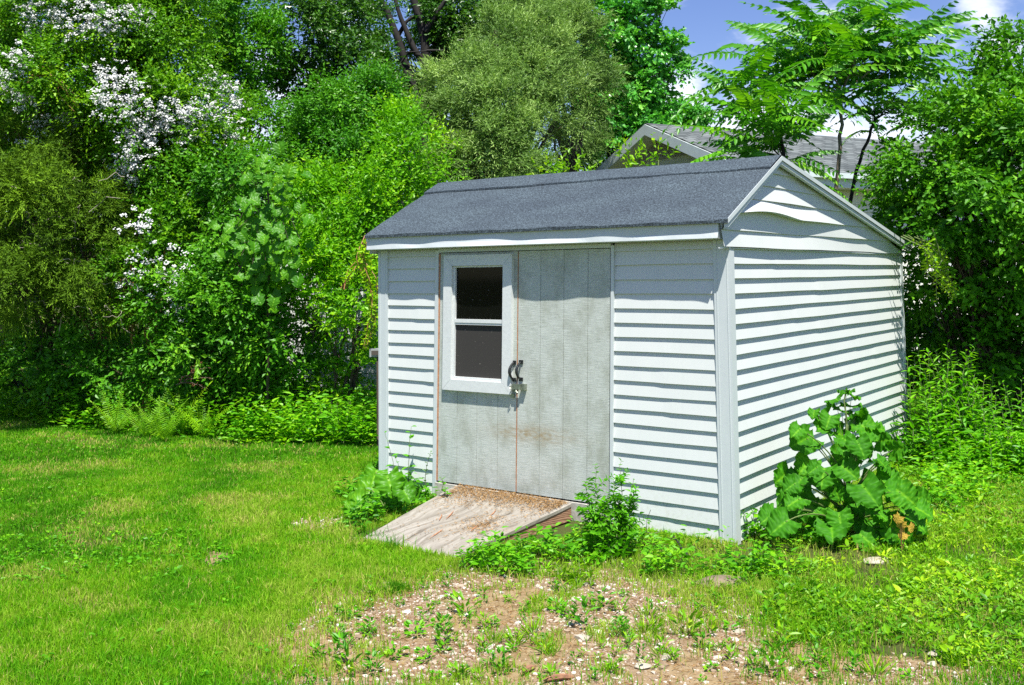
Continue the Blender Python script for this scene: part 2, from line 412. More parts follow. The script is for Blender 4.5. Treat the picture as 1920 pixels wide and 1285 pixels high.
def crown(LV, lobes, dens, k, L, W, sub=.36, ln=.28, droop=.15, up=.55, cbias=.45, cl_area=.20, spread=.75, jit=.35, fill=.25, stems=None, stem_from=None, stem_r=.006, upd=.35):
    """Leaf shoots in clumps over ellipsoid lobes. dens: leaves per square metre of lobe."""
    for lb in lobes:
        A = lb.area(); nc = max(5, int(A/cl_area)); ns = max(2, int(A*dens/k/nc))
        rs = sub*min(lb.r.mean(), .9)
        u = rand_dirs(nc, np.array([0, -.35, .12]), 1.0)
        rad = np.where(rng.random(nc) < fill, rng.uniform(.25, .75, nc), rng.uniform(.78, 1.08, nc))
        cc = lb.world(u*rad[:, None])
        uw = nrm((u/lb.r)@lb.B)
        size = rs*rng.uniform(.55, 1.35, nc)
        bias = cbias+rng.normal(0, .17, nc)
        o = rng.normal(0, 1, (nc, ns, 3)); o = nrm(o)*rng.random((nc, ns, 1))**.45
        pos = cc[:, None]+o*size[:, None, None]*np.array([1, 1, .75])
        out = nrm(uw[:, None]*.8+o*.7)
        d = nrm(out*.9+Z*upd+rng.normal(0, .35, (nc, ns, 3)))
        lns = ln*rng.uniform(.55, 1.35, (nc, ns))
        keep = pos[..., 2] > .06
        c = np.broadcast_to(bias[:, None], (nc, ns))
        sprigs(LV, pos[keep], d[keep], lns[keep], k, L, W, c[keep], out[keep], droop, spread, up, jit)
        if stems is not None:
            s0 = lb.c-UP*lb.r[2]*.55 if stem_from is None else np.asarray(stem_from)
            stems.tube(curve(s0, lb.c+UP*lb.r[2]*.2, .06, 7, wob=.03), np.linspace(stem_r*3.2, stem_r*1.3, 7), 5)
            for q in cc[::2]:
                if q[2] > .15:
                    stems.tube(curve(lb.c*.6+s0*.4+rng.normal(0, .05, 3), q, .1, 5, wob=.04), np.linspace(stem_r*1.2, stem_r*.35, 5), 4)

def plant(name, label, cat, pos, lobes, mat, stem_mat, dens=2200, k=8, L=.055, W=.03, group=None, six=False, part='foliage', stempart='stem', **kw):
    L *= 1.35; W *= 1.35; dens *= .62
    t = thing(name, label, cat, pos, group)
    LV = Leaves(); st = MB()
    crown(LV, lobes, dens, k, L, W, stems=st, stem_from=None if 'limbs' in kw else np.asarray(pos, float), **{a: b for a, b in kw.items() if a != 'limbs'})
    for pl in kw.get('limbs', []): st.tube(*pl)
    LV.build(part, M[mat], t, six=six)
    st.build(stempart, M[stem_mat], t, smooth=True)
    return t

# ------------------------------------------------------------------ the garden shed
LX, DY = 3.05, 3.9
RIDGE_Y, RIDGE_Z, EAVE_Y, EAVE_Z = .79, 2.505, -.131, 2.035
REAR_Y, REAR_Z = 4.02, 1.935

def front_roof_z(y): return EAVE_Z+(y-EAVE_Y)*(RIDGE_Z-EAVE_Z)/(RIDGE_Y-EAVE_Y)
def rear_roof_z(y): return RIDGE_Z+(y-RIDGE_Y)*(REAR_Z-RIDGE_Z)/(REAR_Y-RIDGE_Y)
def roof_z(y): return np.where(y < RIDGE_Y, front_roof_z(y), rear_roof_z(y))

def siding(mb, o, du, dn, zs, ulim, d=.010, seg=.14, wav=.002, bulge=None, seed=0, tuck=.004, seam=0):
    """Clapboard courses. o origin, du along, dn outward. zs: course heights; ulim(z)->(u0,u1)."""
    o = np.asarray(o, float); du = np.asarray(du, float); dn = np.asarray(dn, float)
    r = np.random.default_rng(seed)
    for i in range(len(zs)-1):
        za, zb = zs[i], zs[i+1]
        a0, a1 = ulim(za); b0, b1 = ulim(zb+tuck)
        if a1-a0 < .03: continue
        n = max(2, int((a1-a0)/seg)+1); s = np.linspace(0, 1, n)
        ua = a0+(a1-a0)*s; ub = b0+(b1-b0)*s if b1 > b0 else np.full(n, (b0+b1)/2)
        ph = r.random()*9
        w = wav*(np.sin(ua*2.1+ph)+.6*np.sin(ua*5.3+ph*2))
        dz = np.zeros(n); dd = np.full(n, d)
        if bulge is not None:
            bz, bd = bulge(i, ua); dz = dz+bz; dd = dd+bd
        bot = o+ua[:, None]*du+Z*(za+w+dz)[:, None]
        top = o+ub[:, None]*du+Z*(zb+tuck)+dn*.0015
        P = np.concatenate([bot, bot+dn*dd[:, None], top])
        if seam and r.random() < seam:
            js = int(n*r.uniform(.2, .85)); step = np.where(np.arange(n) >= js, .0022, 0)
            P[n:2*n] += dn*step[:, None]-Z*(step*.8)[:, None]; P[2*n:] += dn*step[:, None]
        k = np.arange(n-1)
        F1 = np.stack([k, k+n, k+n+1, k+1], 1); F2 = np.stack([k+n, k+2*n, k+2*n+1, k+n+1], 1)
        mb.add(P, np.concatenate([F1, F2])[:, ::-1])

def shear(P):  # the door and its trim lean a little
    P = np.array(P, float); P[..., 0] += .026*(P[..., 2]-1.0); return P

class SMB(MB):
    def add(s, V, Fc): MB.add(s, shear(V), Fc)

def build_shed():
    T = thing('garden_shed', 'small white clapboard garden shed with grey double door and dark asphalt roof', 'shed', (0, 0, 0))
    # carcass behind the siding
    c = MB()
    t = .05; dl, dr = -2.47, -.885
    c.box((-LX+.02, .018, .02), (dl, t, 1.90)); c.box((dr, .018, .02), (-.02, t, 1.90)); c.box((dl, .031, 1.885), (dr, t, 1.90))
    c.box((-.062, t, .02), (-.022, DY-.05, 1.90)); c.box((-LX+.02, t, .02), (-LX+.06, DY-.05, 1.88)); c.box((-LX+.02, DY-.05, .02), (-.016, DY-.012, 1.88))
    c.box((-LX+.06, t, .02), (-.062, DY-.05, .10))
    for x in (-.075, -LX+.022):                                    # gable infill
        ys = np.array([t, RIDGE_Y, DY-.05]); zz = np.array([front_roof_z(t), RIDGE_Z, rear_roof_z(DY-.05)])-.05
        P = [(x, ys[0], 1.9), (x, ys[2], 1.9), (x, ys[2], zz[2]), (x, ys[1], zz[1]), (x, ys[0], zz[0])]
        P = np.array(P+[(p[0]+.04, p[1], p[2]) for p in P])
        c.add(P, [(0, 1, 2, 3), (5, 6, 7, 8), (0, 3, 4, 4), (5, 8, 9, 9)][:2]); c.add(P, [(0, 3, 4), (5, 8, 9)])
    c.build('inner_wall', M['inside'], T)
    pit = .0972
    zs = [.012+pit*i for i in range(20)]; zf = zs+[1.914]
    # front siding either side of the door
    f = MB()
    siding(f, (0, .015, 0), (1, 0, 0), (0, -1, 0), zf, lambda z: (-LX+.098, -2.452+.026*(z-1)), d=.0155, seed=3, seam=.2, seg=.06)
    f.build('front_siding', M['vinyl'], T); f = MB()
    siding(f, (0, .015, 0), (1, 0, 0), (0, -1, 0), zf, lambda z: (-.868+.026*(z-1), -.106), d=.0155, seed=4, seam=.25, seg=.06)
    f.build('front_siding', M['vinyl'], T)
    s = MB()
    siding(s, (-.020, 0, 0), (0, 1, 0), (1, 0, 0), zs, lambda z: (.062, DY-.062), d=.0225, wav=.0014, seed=5, seam=.4, seg=.09)
    s.build('side_siding', M['vinyl'], T)
    s = MB()
    siding(s, (-LX+.012, 0, 0), (0, 1, 0), (-1, 0, 0), zs, lambda z: (.062, DY-.062), d=.0115, wav=.003, seed=6)
    siding(s, (0, DY-.012, 0), (1, 0, 0), (0, 1, 0), zs, lambda z: (-LX+.1, -.1), d=.01, seed=7)
    siding(s, (-LX+.0, 0, 0), (0, 1, 0), (-1, 0, 0), [1.885+i*.1 for i in range(7)], glim, d=.012, seed=9)
    s.build('rear_siding', M['vinyl'], T)
    # gable: five courses, the second has sprung loose and bows outwards
    g = MB()
    def bulge(i, u):
        if i == 2:
            q = np.clip((u+.1)/2.5, 0, 1); sh = np.sin(math.pi*q**.62)**1.0*(1-q)**.25
            return .034*np.sin(math.pi*np.clip((u+.0)/1.2, 0, 1))**1.2, .052*sh
        if i == 3:
            q = np.clip((u-.2)/1.4, 0, 1); return 0*u, .02*np.sin(math.pi*q)
        if i == 0: return 0*u, .006+.010*np.sin(u*1.7)
        return 0*u, .004*np.sin(u*3)
    siding(g, (-.014, 0, 0), (0, 1, 0), (1, 0, 0), [1.868, 1.975, 2.08, 2.19, 2.295, 2.395, 2.475], glim, d=.022, seg=.07, wav=.002, bulge=bulge, seed=8, tuck=.045)
    g.build('gable_siding', M['vinyl'], T)
    st = MB(); st.box((-.030, -.095, 1.856), (.0015, DY, 1.8635)); st.build('gable_starter_strip', M['trim'], T)
    # corner posts (front corner, far corner of the front, rear corner), each an L of two faces
    def post(x0, x1, y0, y1, sx):
        m = MB()
        m.box((x0, -.007, .0), (x1, .014, 1.913))
        xa, xb = (x1-.016, x1) if sx > 0 else (x0, x0+.016)
        m.box((xa, .0142, .0), (xb, y1, 1.85))
        m.box((x0+.018, -.0095, .004), (x0+.024, -.0068, 1.91)); m.box((x1-.022, -.0095, .004), (x1-.017, -.0068, 1.91))
        return m
    post(-.106, .006, -.006, .064, 1).build('corner_post', M['trim'], T)
    post(-LX-.004, -LX+.098, -.006, .064, -1).build('corner_post', M['trim'], T)
    m = MB(); m.box((-.01, DY-.062, 0), (.006, DY+.004, 1.85)); m.box((-.1, DY-.01, 0), (-.0102, DY+.006, 1.85)); m.build('corner_post', M['trim'], T)
    # fascia: wavy sheet, boxed return and soffit
    n = 90; xs = np.linspace(-LX-.03, -.018, n)
    wv = .004*np.sin(xs*2.3)+.003*np.sin(xs*6.1+1)+.002*np.sin(xs*13)
    yf = -.112
    lip = .010+.004*np.sin(xs*3.1+.6)+.003*np.sin(xs*9)+.0015*np.sin(xs*21)
    rows = [np.stack([xs, np.full(n, yf+.0), np.full(n, 2.022)], 1), np.stack([xs, yf-wv*.4, np.full(n, 1.985)], 1),
            np.stack([xs, yf-wv*.9-.001, np.full(n, 1.955)], 1), np.stack([xs, yf-lip-wv, np.full(n, 1.921)], 1),
            np.stack([xs, yf-lip+.012, np.full(n, 1.917)], 1), np.stack([xs, np.full(n, -.002), np.full(n, 1.915)], 1)]
    P = np.concatenate(rows); k = np.arange(n-1)
    Fc = np.concatenate([np.stack([k+i*n, k+i*n+1, k+(i+1)*n+1, k+(i+1)*n], 1) for i in range(len(rows)-1)])
    mb = MB(); mb.add(P, Fc)
    for x in (-LX-.03, -.018):                                     # end caps
        mb.add([(x, yf, 2.022), (x, yf, 1.918), (x, .0, 1.916), (x, .0, 2.07)], [(0, 1, 2, 3)])
    mb.build('fascia', M['trim'], T, smooth=False)
    # roof deck and roofing
    r = MB(); th = .022; x0, x1 = -LX-.035, .058
    ny = 15; nx = 76
    gx = np.linspace(x0, x1, nx)
    def slab(ya, za, yb, zb, name_):
        ys = np.linspace(ya, yb, ny); zz = np.linspace(za, zb, ny)
        X, Y = np.meshgrid(gx, ys); Zt = np.repeat(zz[:, None], nx, 1)
        sag = (N1.fbm(X*.8, Y*1.6+4, .50, 2)-.5)*.034*np.sin(np.pi*np.linspace(0.12, 1, ny))[:, None]*np.clip((x1-X)/.25, 0, 1)
        edge = np.where(np.arange(ny)[:, None] == 0, .0025*np.sin(X*9)+.002*np.sin(X*23), 0)
        T_ = np.stack([X, Y, Zt+sag+edge], -1).reshape(-1, 3); B_ = np.stack([X, Y, Zt-th], -1).reshape(-1, 3)
        i = np.arange(ny-1)[:, None]*nx; j = np.arange(nx-1)[None]
        q = np.stack([i+j, i+j+1, i+j+1+nx, i+j+nx], -1).reshape(-1, 4); N_ = nx*ny
        rim = []
        for a in range(nx-1): rim += [(a, a+N_, a+1+N_, a+1), ((ny-1)*nx+a, (ny-1)*nx+a+1, (ny-1)*nx+a+1+N_, (ny-1)*nx+a+N_)]
        for a in range(ny-1): rim += [(a*nx, (a+1)*nx, (a+1)*nx+N_, a*nx+N_), (a*nx+nx-1, a*nx+nx-1+N_, (a+1)*nx+nx-1+N_, (a+1)*nx+nx-1)]
        r.add(np.concatenate([T_, B_]), np.concatenate([q, q[:, ::-1]+N_, np.array(rim)]))
    slab(EAVE_Y, EAVE_Z, RIDGE_Y, RIDGE_Z, 'a'); slab(REAR_Y, REAR_Z, RIDGE_Y+.001, RIDGE_Z, 'b')
    R = r.build('roof', M['roof'], T)
    # ridge cap: a folded strip lying on both slopes, its lower edge casts a thin line
    cap = MB(); w = .19
    sl = (RIDGE_Z-EAVE_Z)/(RIDGE_Y-EAVE_Y); sr = (REAR_Z-RIDGE_Z)/(REAR_Y-RIDGE_Y)
    n = 50; xs = np.linspace(x0-.002, x1-.004, n); jt = .006*np.sin(xs*4)+.004*np.sin(xs*11+2)
    ln = [np.stack([xs, RIDGE_Y-w+jt, RIDGE_Z-(w-jt)*sl+.004], 1), np.stack([xs, RIDGE_Y-w+jt, RIDGE_Z-(w-jt)*sl+.018], 1), np.stack([xs, np.full(n, RIDGE_Y), np.full(n, RIDGE_Z+.017)+.004*np.sin(xs*2)], 1),
          np.stack([xs, np.full(n, RIDGE_Y+w), np.full(n, RIDGE_Z+w*sr+.016)], 1), np.stack([xs, np.full(n, RIDGE_Y+w), np.full(n, RIDGE_Z+w*sr+.004)], 1)]
    k = np.arange(n-1); cap.add(np.concatenate(ln), np.concatenate([np.stack([k+i*n, k+i*n+1, k+(i+1)*n+1, k+(i+1)*n], 1) for i in range(4)]))
    cap.build('ridge_cap', M['roof'], R)
    # rake trim under the roof edge on the gable
    def rake(xa, xb):
        m = MB()
        for (ya, za, yb, zb) in ((EAVE_Y+.012, EAVE_Z-th-.001, RIDGE_Y, RIDGE_Z-th-.001), (RIDGE_Y+.0015, RIDGE_Z-th-.001, REAR_Y-.01, REAR_Z-th-.001)):
            h = .026
            m.hexa([(xa, ya, za-h), (xb, ya, za-h), (xb, yb, zb-h), (xa, yb, zb-h), (xa, ya, za), (xb, ya, za), (xb, yb, zb), (xa, yb, zb)])
        return m
    rake(.024, .053).build('rake_trim', M['trim'], T)
    rake(-LX-.03, -LX-.004).build('rake_trim', M['trim'], T)
    dm = MB()
    for (ya, za, yb, zb) in ((EAVE_Y-.003, EAVE_Z, RIDGE_Y, RIDGE_Z), (RIDGE_Y+.0015, RIDGE_Z, REAR_Y+.003, REAR_Z)):
        h = .016
        dm.hexa([(.0582, ya, za-th), (.0615, ya, za-th), (.0615, yb, zb-th), (.0582, yb, zb-th), (.0582, ya, za+.009), (.0615, ya, za+.009), (.0615, yb, zb+.009), (.0582, yb, zb+.009)])
    dm.build('drip_edge', M['trim'], R)
    # rear fascia
    m = MB(); m.box((-LX-.02, DY+.02, 1.82), (-.02, DY+.04, 1.91)); m.build('fascia', M['trim'], T)
    # sill under the door
    m = MB(); m.box((-2.46, -.012, .0), (-.92, .10, .122)); m.build('sill', M['sill'], T)
    # door casing
    m = SMB(); m.box((-2.462, -.010, .02), (-2.432, .03, 1.90)); m.box((-.885, -.010, .02), (-.862, .03, 1.90)); m.box((-2.4318, -.012, 1.883), (-.8852, .03, 1.9135)); m.box((-2.30, -.016, 1.893), (-.8852, -.0122, 1.912))
    m.build('door_casing', M['trim'], T)
    # two door leaves of grooved plywood, planks over a recessed back sheet
    def leaf(x0, x1, grooves, z0, z1, hole=None):
        m = SMB(); yb, yf_ = .0115, .002; gw = .0035
        ed = [x0]+list(grooves)+[x1]
        for i in range(len(ed)-1):
            a = ed[i]+(gw/2 if i else 0); b = ed[i+1]-(gw/2 if i < len(ed)-2 else 0)
            if hole and a < hole[1] and b > hole[0]:
                hx0, hx1, hz0, hz1 = hole
                m.box((a, yf_, z0), (b, yb, hz0)); m.box((a, yf_, hz1), (b, yb, z1))
                if a < hx0: m.box((a, yf_, hz0), (hx0, yb, hz1))
                if b > hx1: m.box((hx1, yf_, hz0), (b, yb, hz1))
            else: m.box((a, yf_, z0), (b, yb, z1))
        if hole:
            hx0, hx1, hz0, hz1 = hole
            m.box((x0, yb, z0), (x1, yb+.012, hz0)); m.box((x0, yb, hz1), (x1, yb+.012, z1)); m.box((x0, yb, hz0), (hx0, yb+.012, hz1)); m.box((hx1, yb, hz0), (x1, yb+.012, hz1))
        else: m.box((x0, yb, z0), (x1, yb+.012, z1))
        return m
    L_ = leaf(-2.419, -1.679, [-2.235, -2.045, -1.85], .135, 1.878, (-2.27, -1.80, .925, 1.785)).build('door', M['door'], T)
    Rr = leaf(-1.671, -.896, [-1.475, -1.275, -1.075], .135, 1.878).build('door', M['door'], T)
    L_['label'] = 'weathered grey plywood door leaf with a window'; Rr['label'] = 'weathered grey plywood door leaf without window'
    # bare wood edges between the leaves and along the hinge side
    e = SMB(); e.box((-1.6785, -.0005, .14), (-1.6735, .02, 1.872)); e.build('edge_strip', M['rawwood'], L_)
    e = SMB(); e.box((-2.4315, -.002, .14), (-2.4195, .02, 1.872)); e.build('edge_strip', M['rawwood'], L_)
    e = SMB(); e.box((-.8955, .0035, .14), (-.8853, .02, 1.872)); e.build('edge_strip', M['inside'], Rr)
    # window in the left leaf: mitred frame, two sashes, glass over screen
    W0, W1, Wz0, Wz1 = -2.362, -1.712, .836, 1.860; fw = .082
    def mitred(x0, x1, z0, z1, w, ya, yb, cls=SMB):
        m = cls(); ix0, ix1, iz0, iz1 = x0+w, x1-w, z0+w, z1-w; g = .0012
        for quad in (((x0+g, z1), (x1-g, z1), (ix1-g, iz1), (ix0+g, iz1)), ((x1, z1-g), (x1, z0+g), (ix1, iz0+g), (ix1, iz1-g)),
                     ((x1-g, z0), (x0+g, z0), (ix0+g, iz0), (ix1-g, iz0)), ((x0, z0+g), (x0, z1-g), (ix0, iz1-g), (ix0, iz0+g))):
            P = [(x, ya, z) for x, z in quad]+[(x, yb, z) for x, z in quad]; m.hexa(P)
        return m
    fr = mitred(W0, W1, Wz0, Wz1, fw, -.030, .0015).build('window', M['frame'], L_)
    sa = SMB()
    i0, i1, j0, j1 = W0+fw+.001, W1-fw-.001, Wz0+fw+.001, Wz1-fw-.001; mid = 1.352
    for (a, b) in (((i0, -.012, j0), (i0+.020, .016, j1)), ((i1-.012, -.012, j0), (i1, .016, j1)), ((i0+.0202, -.013, j0), (i1-.0122, .016, j0+.020)),
                   ((i0+.0202, -.011, j1-.012), (i1-.0122, .016, j1)), ((i0+.0202, -.014, mid-.004), (i1-.0122, .016, mid+.022)), ((i0+.0202, -.010, mid-.020), (i1-.0122, .016, mid-.0042))):
        sa.box(a, b)
    sa.build('sash', M['frame'], fr)
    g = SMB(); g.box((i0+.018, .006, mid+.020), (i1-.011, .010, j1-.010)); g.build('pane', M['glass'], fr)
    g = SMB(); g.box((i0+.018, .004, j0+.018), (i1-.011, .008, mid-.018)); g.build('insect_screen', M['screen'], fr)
    # pair of black pulls and the hasp latch
    def pull(x, sgn, zo):
        m = SMB()
        za, zb = .945+zo, 1.065+zo
        m.box((x-.017, -.006, za-.016), (x+.017, .0018, za+.010)); m.box((x-.017, -.006, zb-.010), (x+.017, .0018, zb+.016))
        t = np.linspace(0, 1, 11); P = np.stack([x-sgn*.02*np.sin(np.pi*t), -.010-.042*np.sin(np.pi*t)**.7, za+(zb-za)*t], 1)
        m.tube(P, .007+.004*np.sin(np.pi*t), 8); return m
    pull(-1.703, .2, 0).build('handle', M['iron'], L_, smooth=False)
    pull(-1.640, .2, .006).build('handle', M['iron'], Rr, smooth=False)
    h = SMB(); h.box((-1.690, -.040, .878), (-1.618, -.030, .916)); h.box((-1.628, -.030, .874), (-1.588, .0018, .918)); h.box((-1.712, -.022, .868), (-1.690, .0018, .908)); k_ = SMB(); k_.box((-1.722, -.014, .812), (-1.694, .0018, .842)); k_.build('catch_plate', M['brass'], L_)
    h.tube([(-1.695, -.036, .902), (-1.703, -.052, .897), (-1.700, -.054, .884), (-1.690, -.044, .880)], .004, 6)
    h.tube([(-1.66, -.03, .88), (-1.655, -.04, .862), (-1.64, -.035, .855)], .006, 6)
    h.build('latch', M['brass'], Rr)
    return T

def glim(z):
    sl = (RIDGE_Z-EAVE_Z)/(RIDGE_Y-EAVE_Y); sr = (REAR_Z-RIDGE_Z)/(REAR_Y-RIDGE_Y)
    zc = z+.030
    y0 = max(-.098, EAVE_Y+(zc-EAVE_Z)/sl); y1 = min(DY+.0, RIDGE_Y+(zc-RIDGE_Z)/sr)
    return (y0, max(y0, y1))
build_shed()

# ------------------------------------------------------------------ ramp
def build_ramp():
    TL, TR = np.array([-2.225, -.052, .134]), np.array([-1.182, -.052, .122])
    BL, BR = np.array([-2.065, -1.19, .012]), np.array([-1.262, -1.235, .012])
    T = thing('wooden_ramp', 'weathered grey plywood ramp sloping from the shed door to the lawn', 'ramp', (-1.7, -.6, 0))
    m = MB(); n = 14; t = np.linspace(0, 1, n)
    Lp = TL+(BL-TL)*t[:, None]; Rp = TR+(BR-TR)*t[:, None]
    k = 8; s = np.linspace(0, 1, k)
    P = Lp[:, None]+(Rp-Lp)[:, None]*s[None, :, None]
    P[..., 2] += (N1.fbm(P[..., 0], P[..., 1], .3, 2)-.5)*.012
    P[-1, :, 1] += .012*np.sin(s*9)
    V = P.reshape(-1, 3); B = V-np.array([0, 0, .02]); i = np.arange(n-1)[:, None]*k; j = np.arange(k-1)[None]
    q = np.stack([i+j, i+j+k, i+j+k+1, i+j+1], -1).reshape(-1, 4); N_ = n*k; rim = []
    for a in range(k-1): rim += [(a, a+1, a+1+N_, a+N_), ((n-1)*k+a, (n-1)*k+a+N_, (n-1)*k+a+1+N_, (n-1)*k+a+1)]
    for a in range(n-1): rim += [(a*k, a*k+N_, (a+1)*k+N_, (a+1)*k), (a*k+k-1, (a+1)*k+k-1, (a+1)*k+k-1+N_, a*k+k-1+N_)]
    m.add(np.concatenate([V, B]), np.concatenate([q, q[:, ::-1]+N_, np.array(rim)]))
    m.build('deck', M['ramp'], T)
    def board(x_top, x_bot, y1=-1.0):
        b = MB(); w = .038
        dz = lambda y: .134+(y+.052)*(.134-.012)/(1.14)-.022
        ya, yb = -.056, y1
        xa, xb = x_top, x_top+(x_bot-x_top)*(yb-ya)/(-1.19-ya)
        h0, h1 = .098, .040
        b.hexa([(xa-w, ya, dz(ya)-h0), (xa, ya, dz(ya)-h0), (xb, yb, dz(yb)-h1), (xb-w, yb, dz(yb)-h1), (xa-w, ya, dz(ya)), (xa, ya, dz(ya)), (xb, yb, dz(yb)), (xb-w, yb, dz(yb))])
        return b
    board(-1.187, -1.268, -1.05).build('side_board', M['lumber'], T)
    board(-2.175, -2.02, -1.05).build('side_board', M['lumber'], T)
    board(-1.70, -1.66, -1.0).build('side_board', M['lumber'], T)
    # splits in the veneer showing orange wood
    for (u0, v0, u1, v1) in ((.34, .42, .40, .56), (.30, .50, .37, .60), (.62, .30, .66, .40), (.52, .70, .55, .84), (.70, .55, .74, .66)):
        p = lambda u, v: (TL+(BL-TL)*v)*(1-u)+(TR+(BR-TR)*v)*u+Z*.008
        c = MB(); c.tube([p(u0, v0), p((u0+u1)/2+.004, (v0+v1)/2), p(u1, v1)], [.001, .0045, .001], 4); c.build('split', M['rawwood'], T)
    # dry pine needles and sawdust swept against the door
    LV = Leaves(); n = 4200
    v = np.abs(rng.normal(0, .10, n)); u = rng.uniform(.05, .98, n); v *= (.6+.9*N2(u, u*0, .12))
    n2 = 500; v = np.concatenate([v, rng.normal(.55, .09, n2)]); u = np.concatenate([u, rng.normal(.72, .09, n2)])
    n3 = 260; v = np.concatenate([v, rng.uniform(.1, .95, n3)]); u = np.concatenate([u, rng.uniform(.05, .95, n3)])
    u = np.clip(u, .01, .99); v = np.clip(v, .005, .99)
    p = (TL+(BL-TL)*v[:, None])*(1-u[:, None])+(TR+(BR-TR)*v[:, None])*u[:, None]
    p[:, 2] += .009+rng.random(len(u))*.012*np.exp(-v*6)
    a = rng.normal(0, 1, (len(u), 3)); a[:, 2] *= .12
    LV.add(p, a, np.tile(Z, (len(u), 1))+rng.normal(0, .3, (len(u), 3)), rng.uniform(.012, .032, len(u)), rng.uniform(.002, .006, len(u)), rng.random(len(u)))
    o = LV.build('dry_needles', M['straw'])
    tag(o, 'orange dry needles swept against the door on the ramp', 'needles', kind='stuff')
build_ramp()

# ------------------------------------------------------------------ ground zones (plan view, metres)
def poly(pts): return np.array([gnd(*p)[:2] for p in pts])
ZONE = {
 'bare': poly([(470, 1330), (500, 1230), (560, 1170), (640, 1112), (735, 1120), (800, 1085), (930, 1070), (1010, 1050), (1120, 1060), (1330, 1078), (1470, 1098), (1440, 1150), (1500, 1200), (1620, 1225), (1720, 1250), (1960, 1262), (1990, 1330)]),
 'weeds': poly([(1380, 1110), (1470, 1100), (1440, 1150), (1500, 1200), (1620, 1225), (1720, 1250), (1960, 1262), (2200, 1270), (2200, 820), (1700, 800), (1690, 850), (1560, 1000), (1400, 1045)]),
 'lush': poly([(1090, 1012), (1200, 1008), (1360, 1035), (1400, 1010), (1560, 990), (1640, 1050), (1460, 1098), (1330, 1085), (1200, 1105), (1110, 1065), (1060, 1062), (1000, 1085), (930, 1080), (860, 1068), (900, 1050), (1000, 1035)]),
 'side': poly([(640, 940), (720, 880), (800, 930), (810, 950), (700, 1005), (640, 1010)]),
 'border': poly([(-500, 735), (-60, 765), (60, 800), (150, 810), (230, 814), (420, 832), (560, 838), (712, 840), (712, 760), (640, 740), (300, 730), (-500, 700)]),
 'spot': poly([(355, 1052), (392, 1030), (425, 1042), (385, 1064)]),
 'clover': poly([(-100, 995), (120, 985), (380, 1005), (430, 1050), (330, 1085), (60, 1100), (-100, 1100)]),
 'mid': poly([(1715, 826), (1960, 820), (1990, 900), (1900, 925), (1790, 985), (1735, 930), (1700, 870)]),
 'patch': poly([(525, 985), (545, 970), (600, 955), (640, 950), (650, 965), (600, 985), (560, 995)]),
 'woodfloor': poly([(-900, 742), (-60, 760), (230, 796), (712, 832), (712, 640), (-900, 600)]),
}
def inside(P, x, y):
    x = np.asarray(x); y = np.asarray(y); c = np.zeros(x.shape, bool); n = len(P)
    for i in range(n):
        x0, y0 = P[i]; x1, y1 = P[(i+1) % n]
        if y0 == y1: continue
        m = ((y0 > y) != (y1 > y)) & (x < (x1-x0)*(y-y0)/(y1-y0)+x0); c ^= m
    return c
def zone(k, x, y, jit=.14):
    jx = (N1.fbm(x, y, .35, 2)-.5)*2*jit; jy = (N2.fbm(x, y, .35, 2)-.5)*2*jit
    return inside(ZONE[k], x+jx, y+jy)
def in_shed(x, y): return (x > -LX-.01) & (x < .02) & (y > -.005) & (y < DY+.02)
def gz(x, y):
    h = (N3.fbm(x, y, 1.6, 3)-.5)*.045
    ax, ay = np.abs(x+1.6), np.abs(y-.9)
    f = np.clip(np.maximum((ax-1.6)/.8, (ay-2.1)/.8), 0, 1)
    return h*f-.004*(1-f)

LAWNX = gnd(0, 900)
def build_ground():
    def axis(lo, hi, step, far):
        a = np.arange(lo, hi+.001, step); k = []
        v, s = hi, step
        while v < far: s *= 1.35; v += s; k.append(v)
        b = []; v, s = lo, step
        while v > -far: s *= 1.35; v -= s; b.append(v)
        return np.concatenate([b[::-1], a, k])
    xs = axis(-7.5, 3.2, .04, 420); ys = axis(-4.2, 4.6, .04, 420)
    X, Y = np.meshgrid(xs, ys); nx, ny = len(xs), len(ys)
    far = np.clip((np.hypot(X, Y)-15)/20, 0, 1)
    Zt = gz(X, Y)*(1-far)
    V = np.stack([X, Y, Zt], -1).reshape(-1, 3)
    i = np.arange(ny-1)[:, None]*nx; j = np.arange(nx-1)[None]
    q = np.stack([i+j, i+j+1, i+j+1+nx, i+j+nx], -1).reshape(-1, 4)
    fx, fy = X.ravel(), Y.ravel()
    bare = zone('bare', fx, fy, .30).astype(float); pt = zone('patch', fx, fy, .16).astype(float)
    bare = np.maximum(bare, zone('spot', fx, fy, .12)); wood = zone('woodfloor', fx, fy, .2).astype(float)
    grav = bare*np.clip((N2.fbm(fx, fy, .55, 3)-.50)*6, 0, 1)
    grav = np.maximum(grav, pt)
    o = mesh_obj('ground', V, q, ground_mat(), None, attr={'bare': bare, 'grav': grav, 'wood': wood}, smooth=True)
    tag(o, kind='structure')

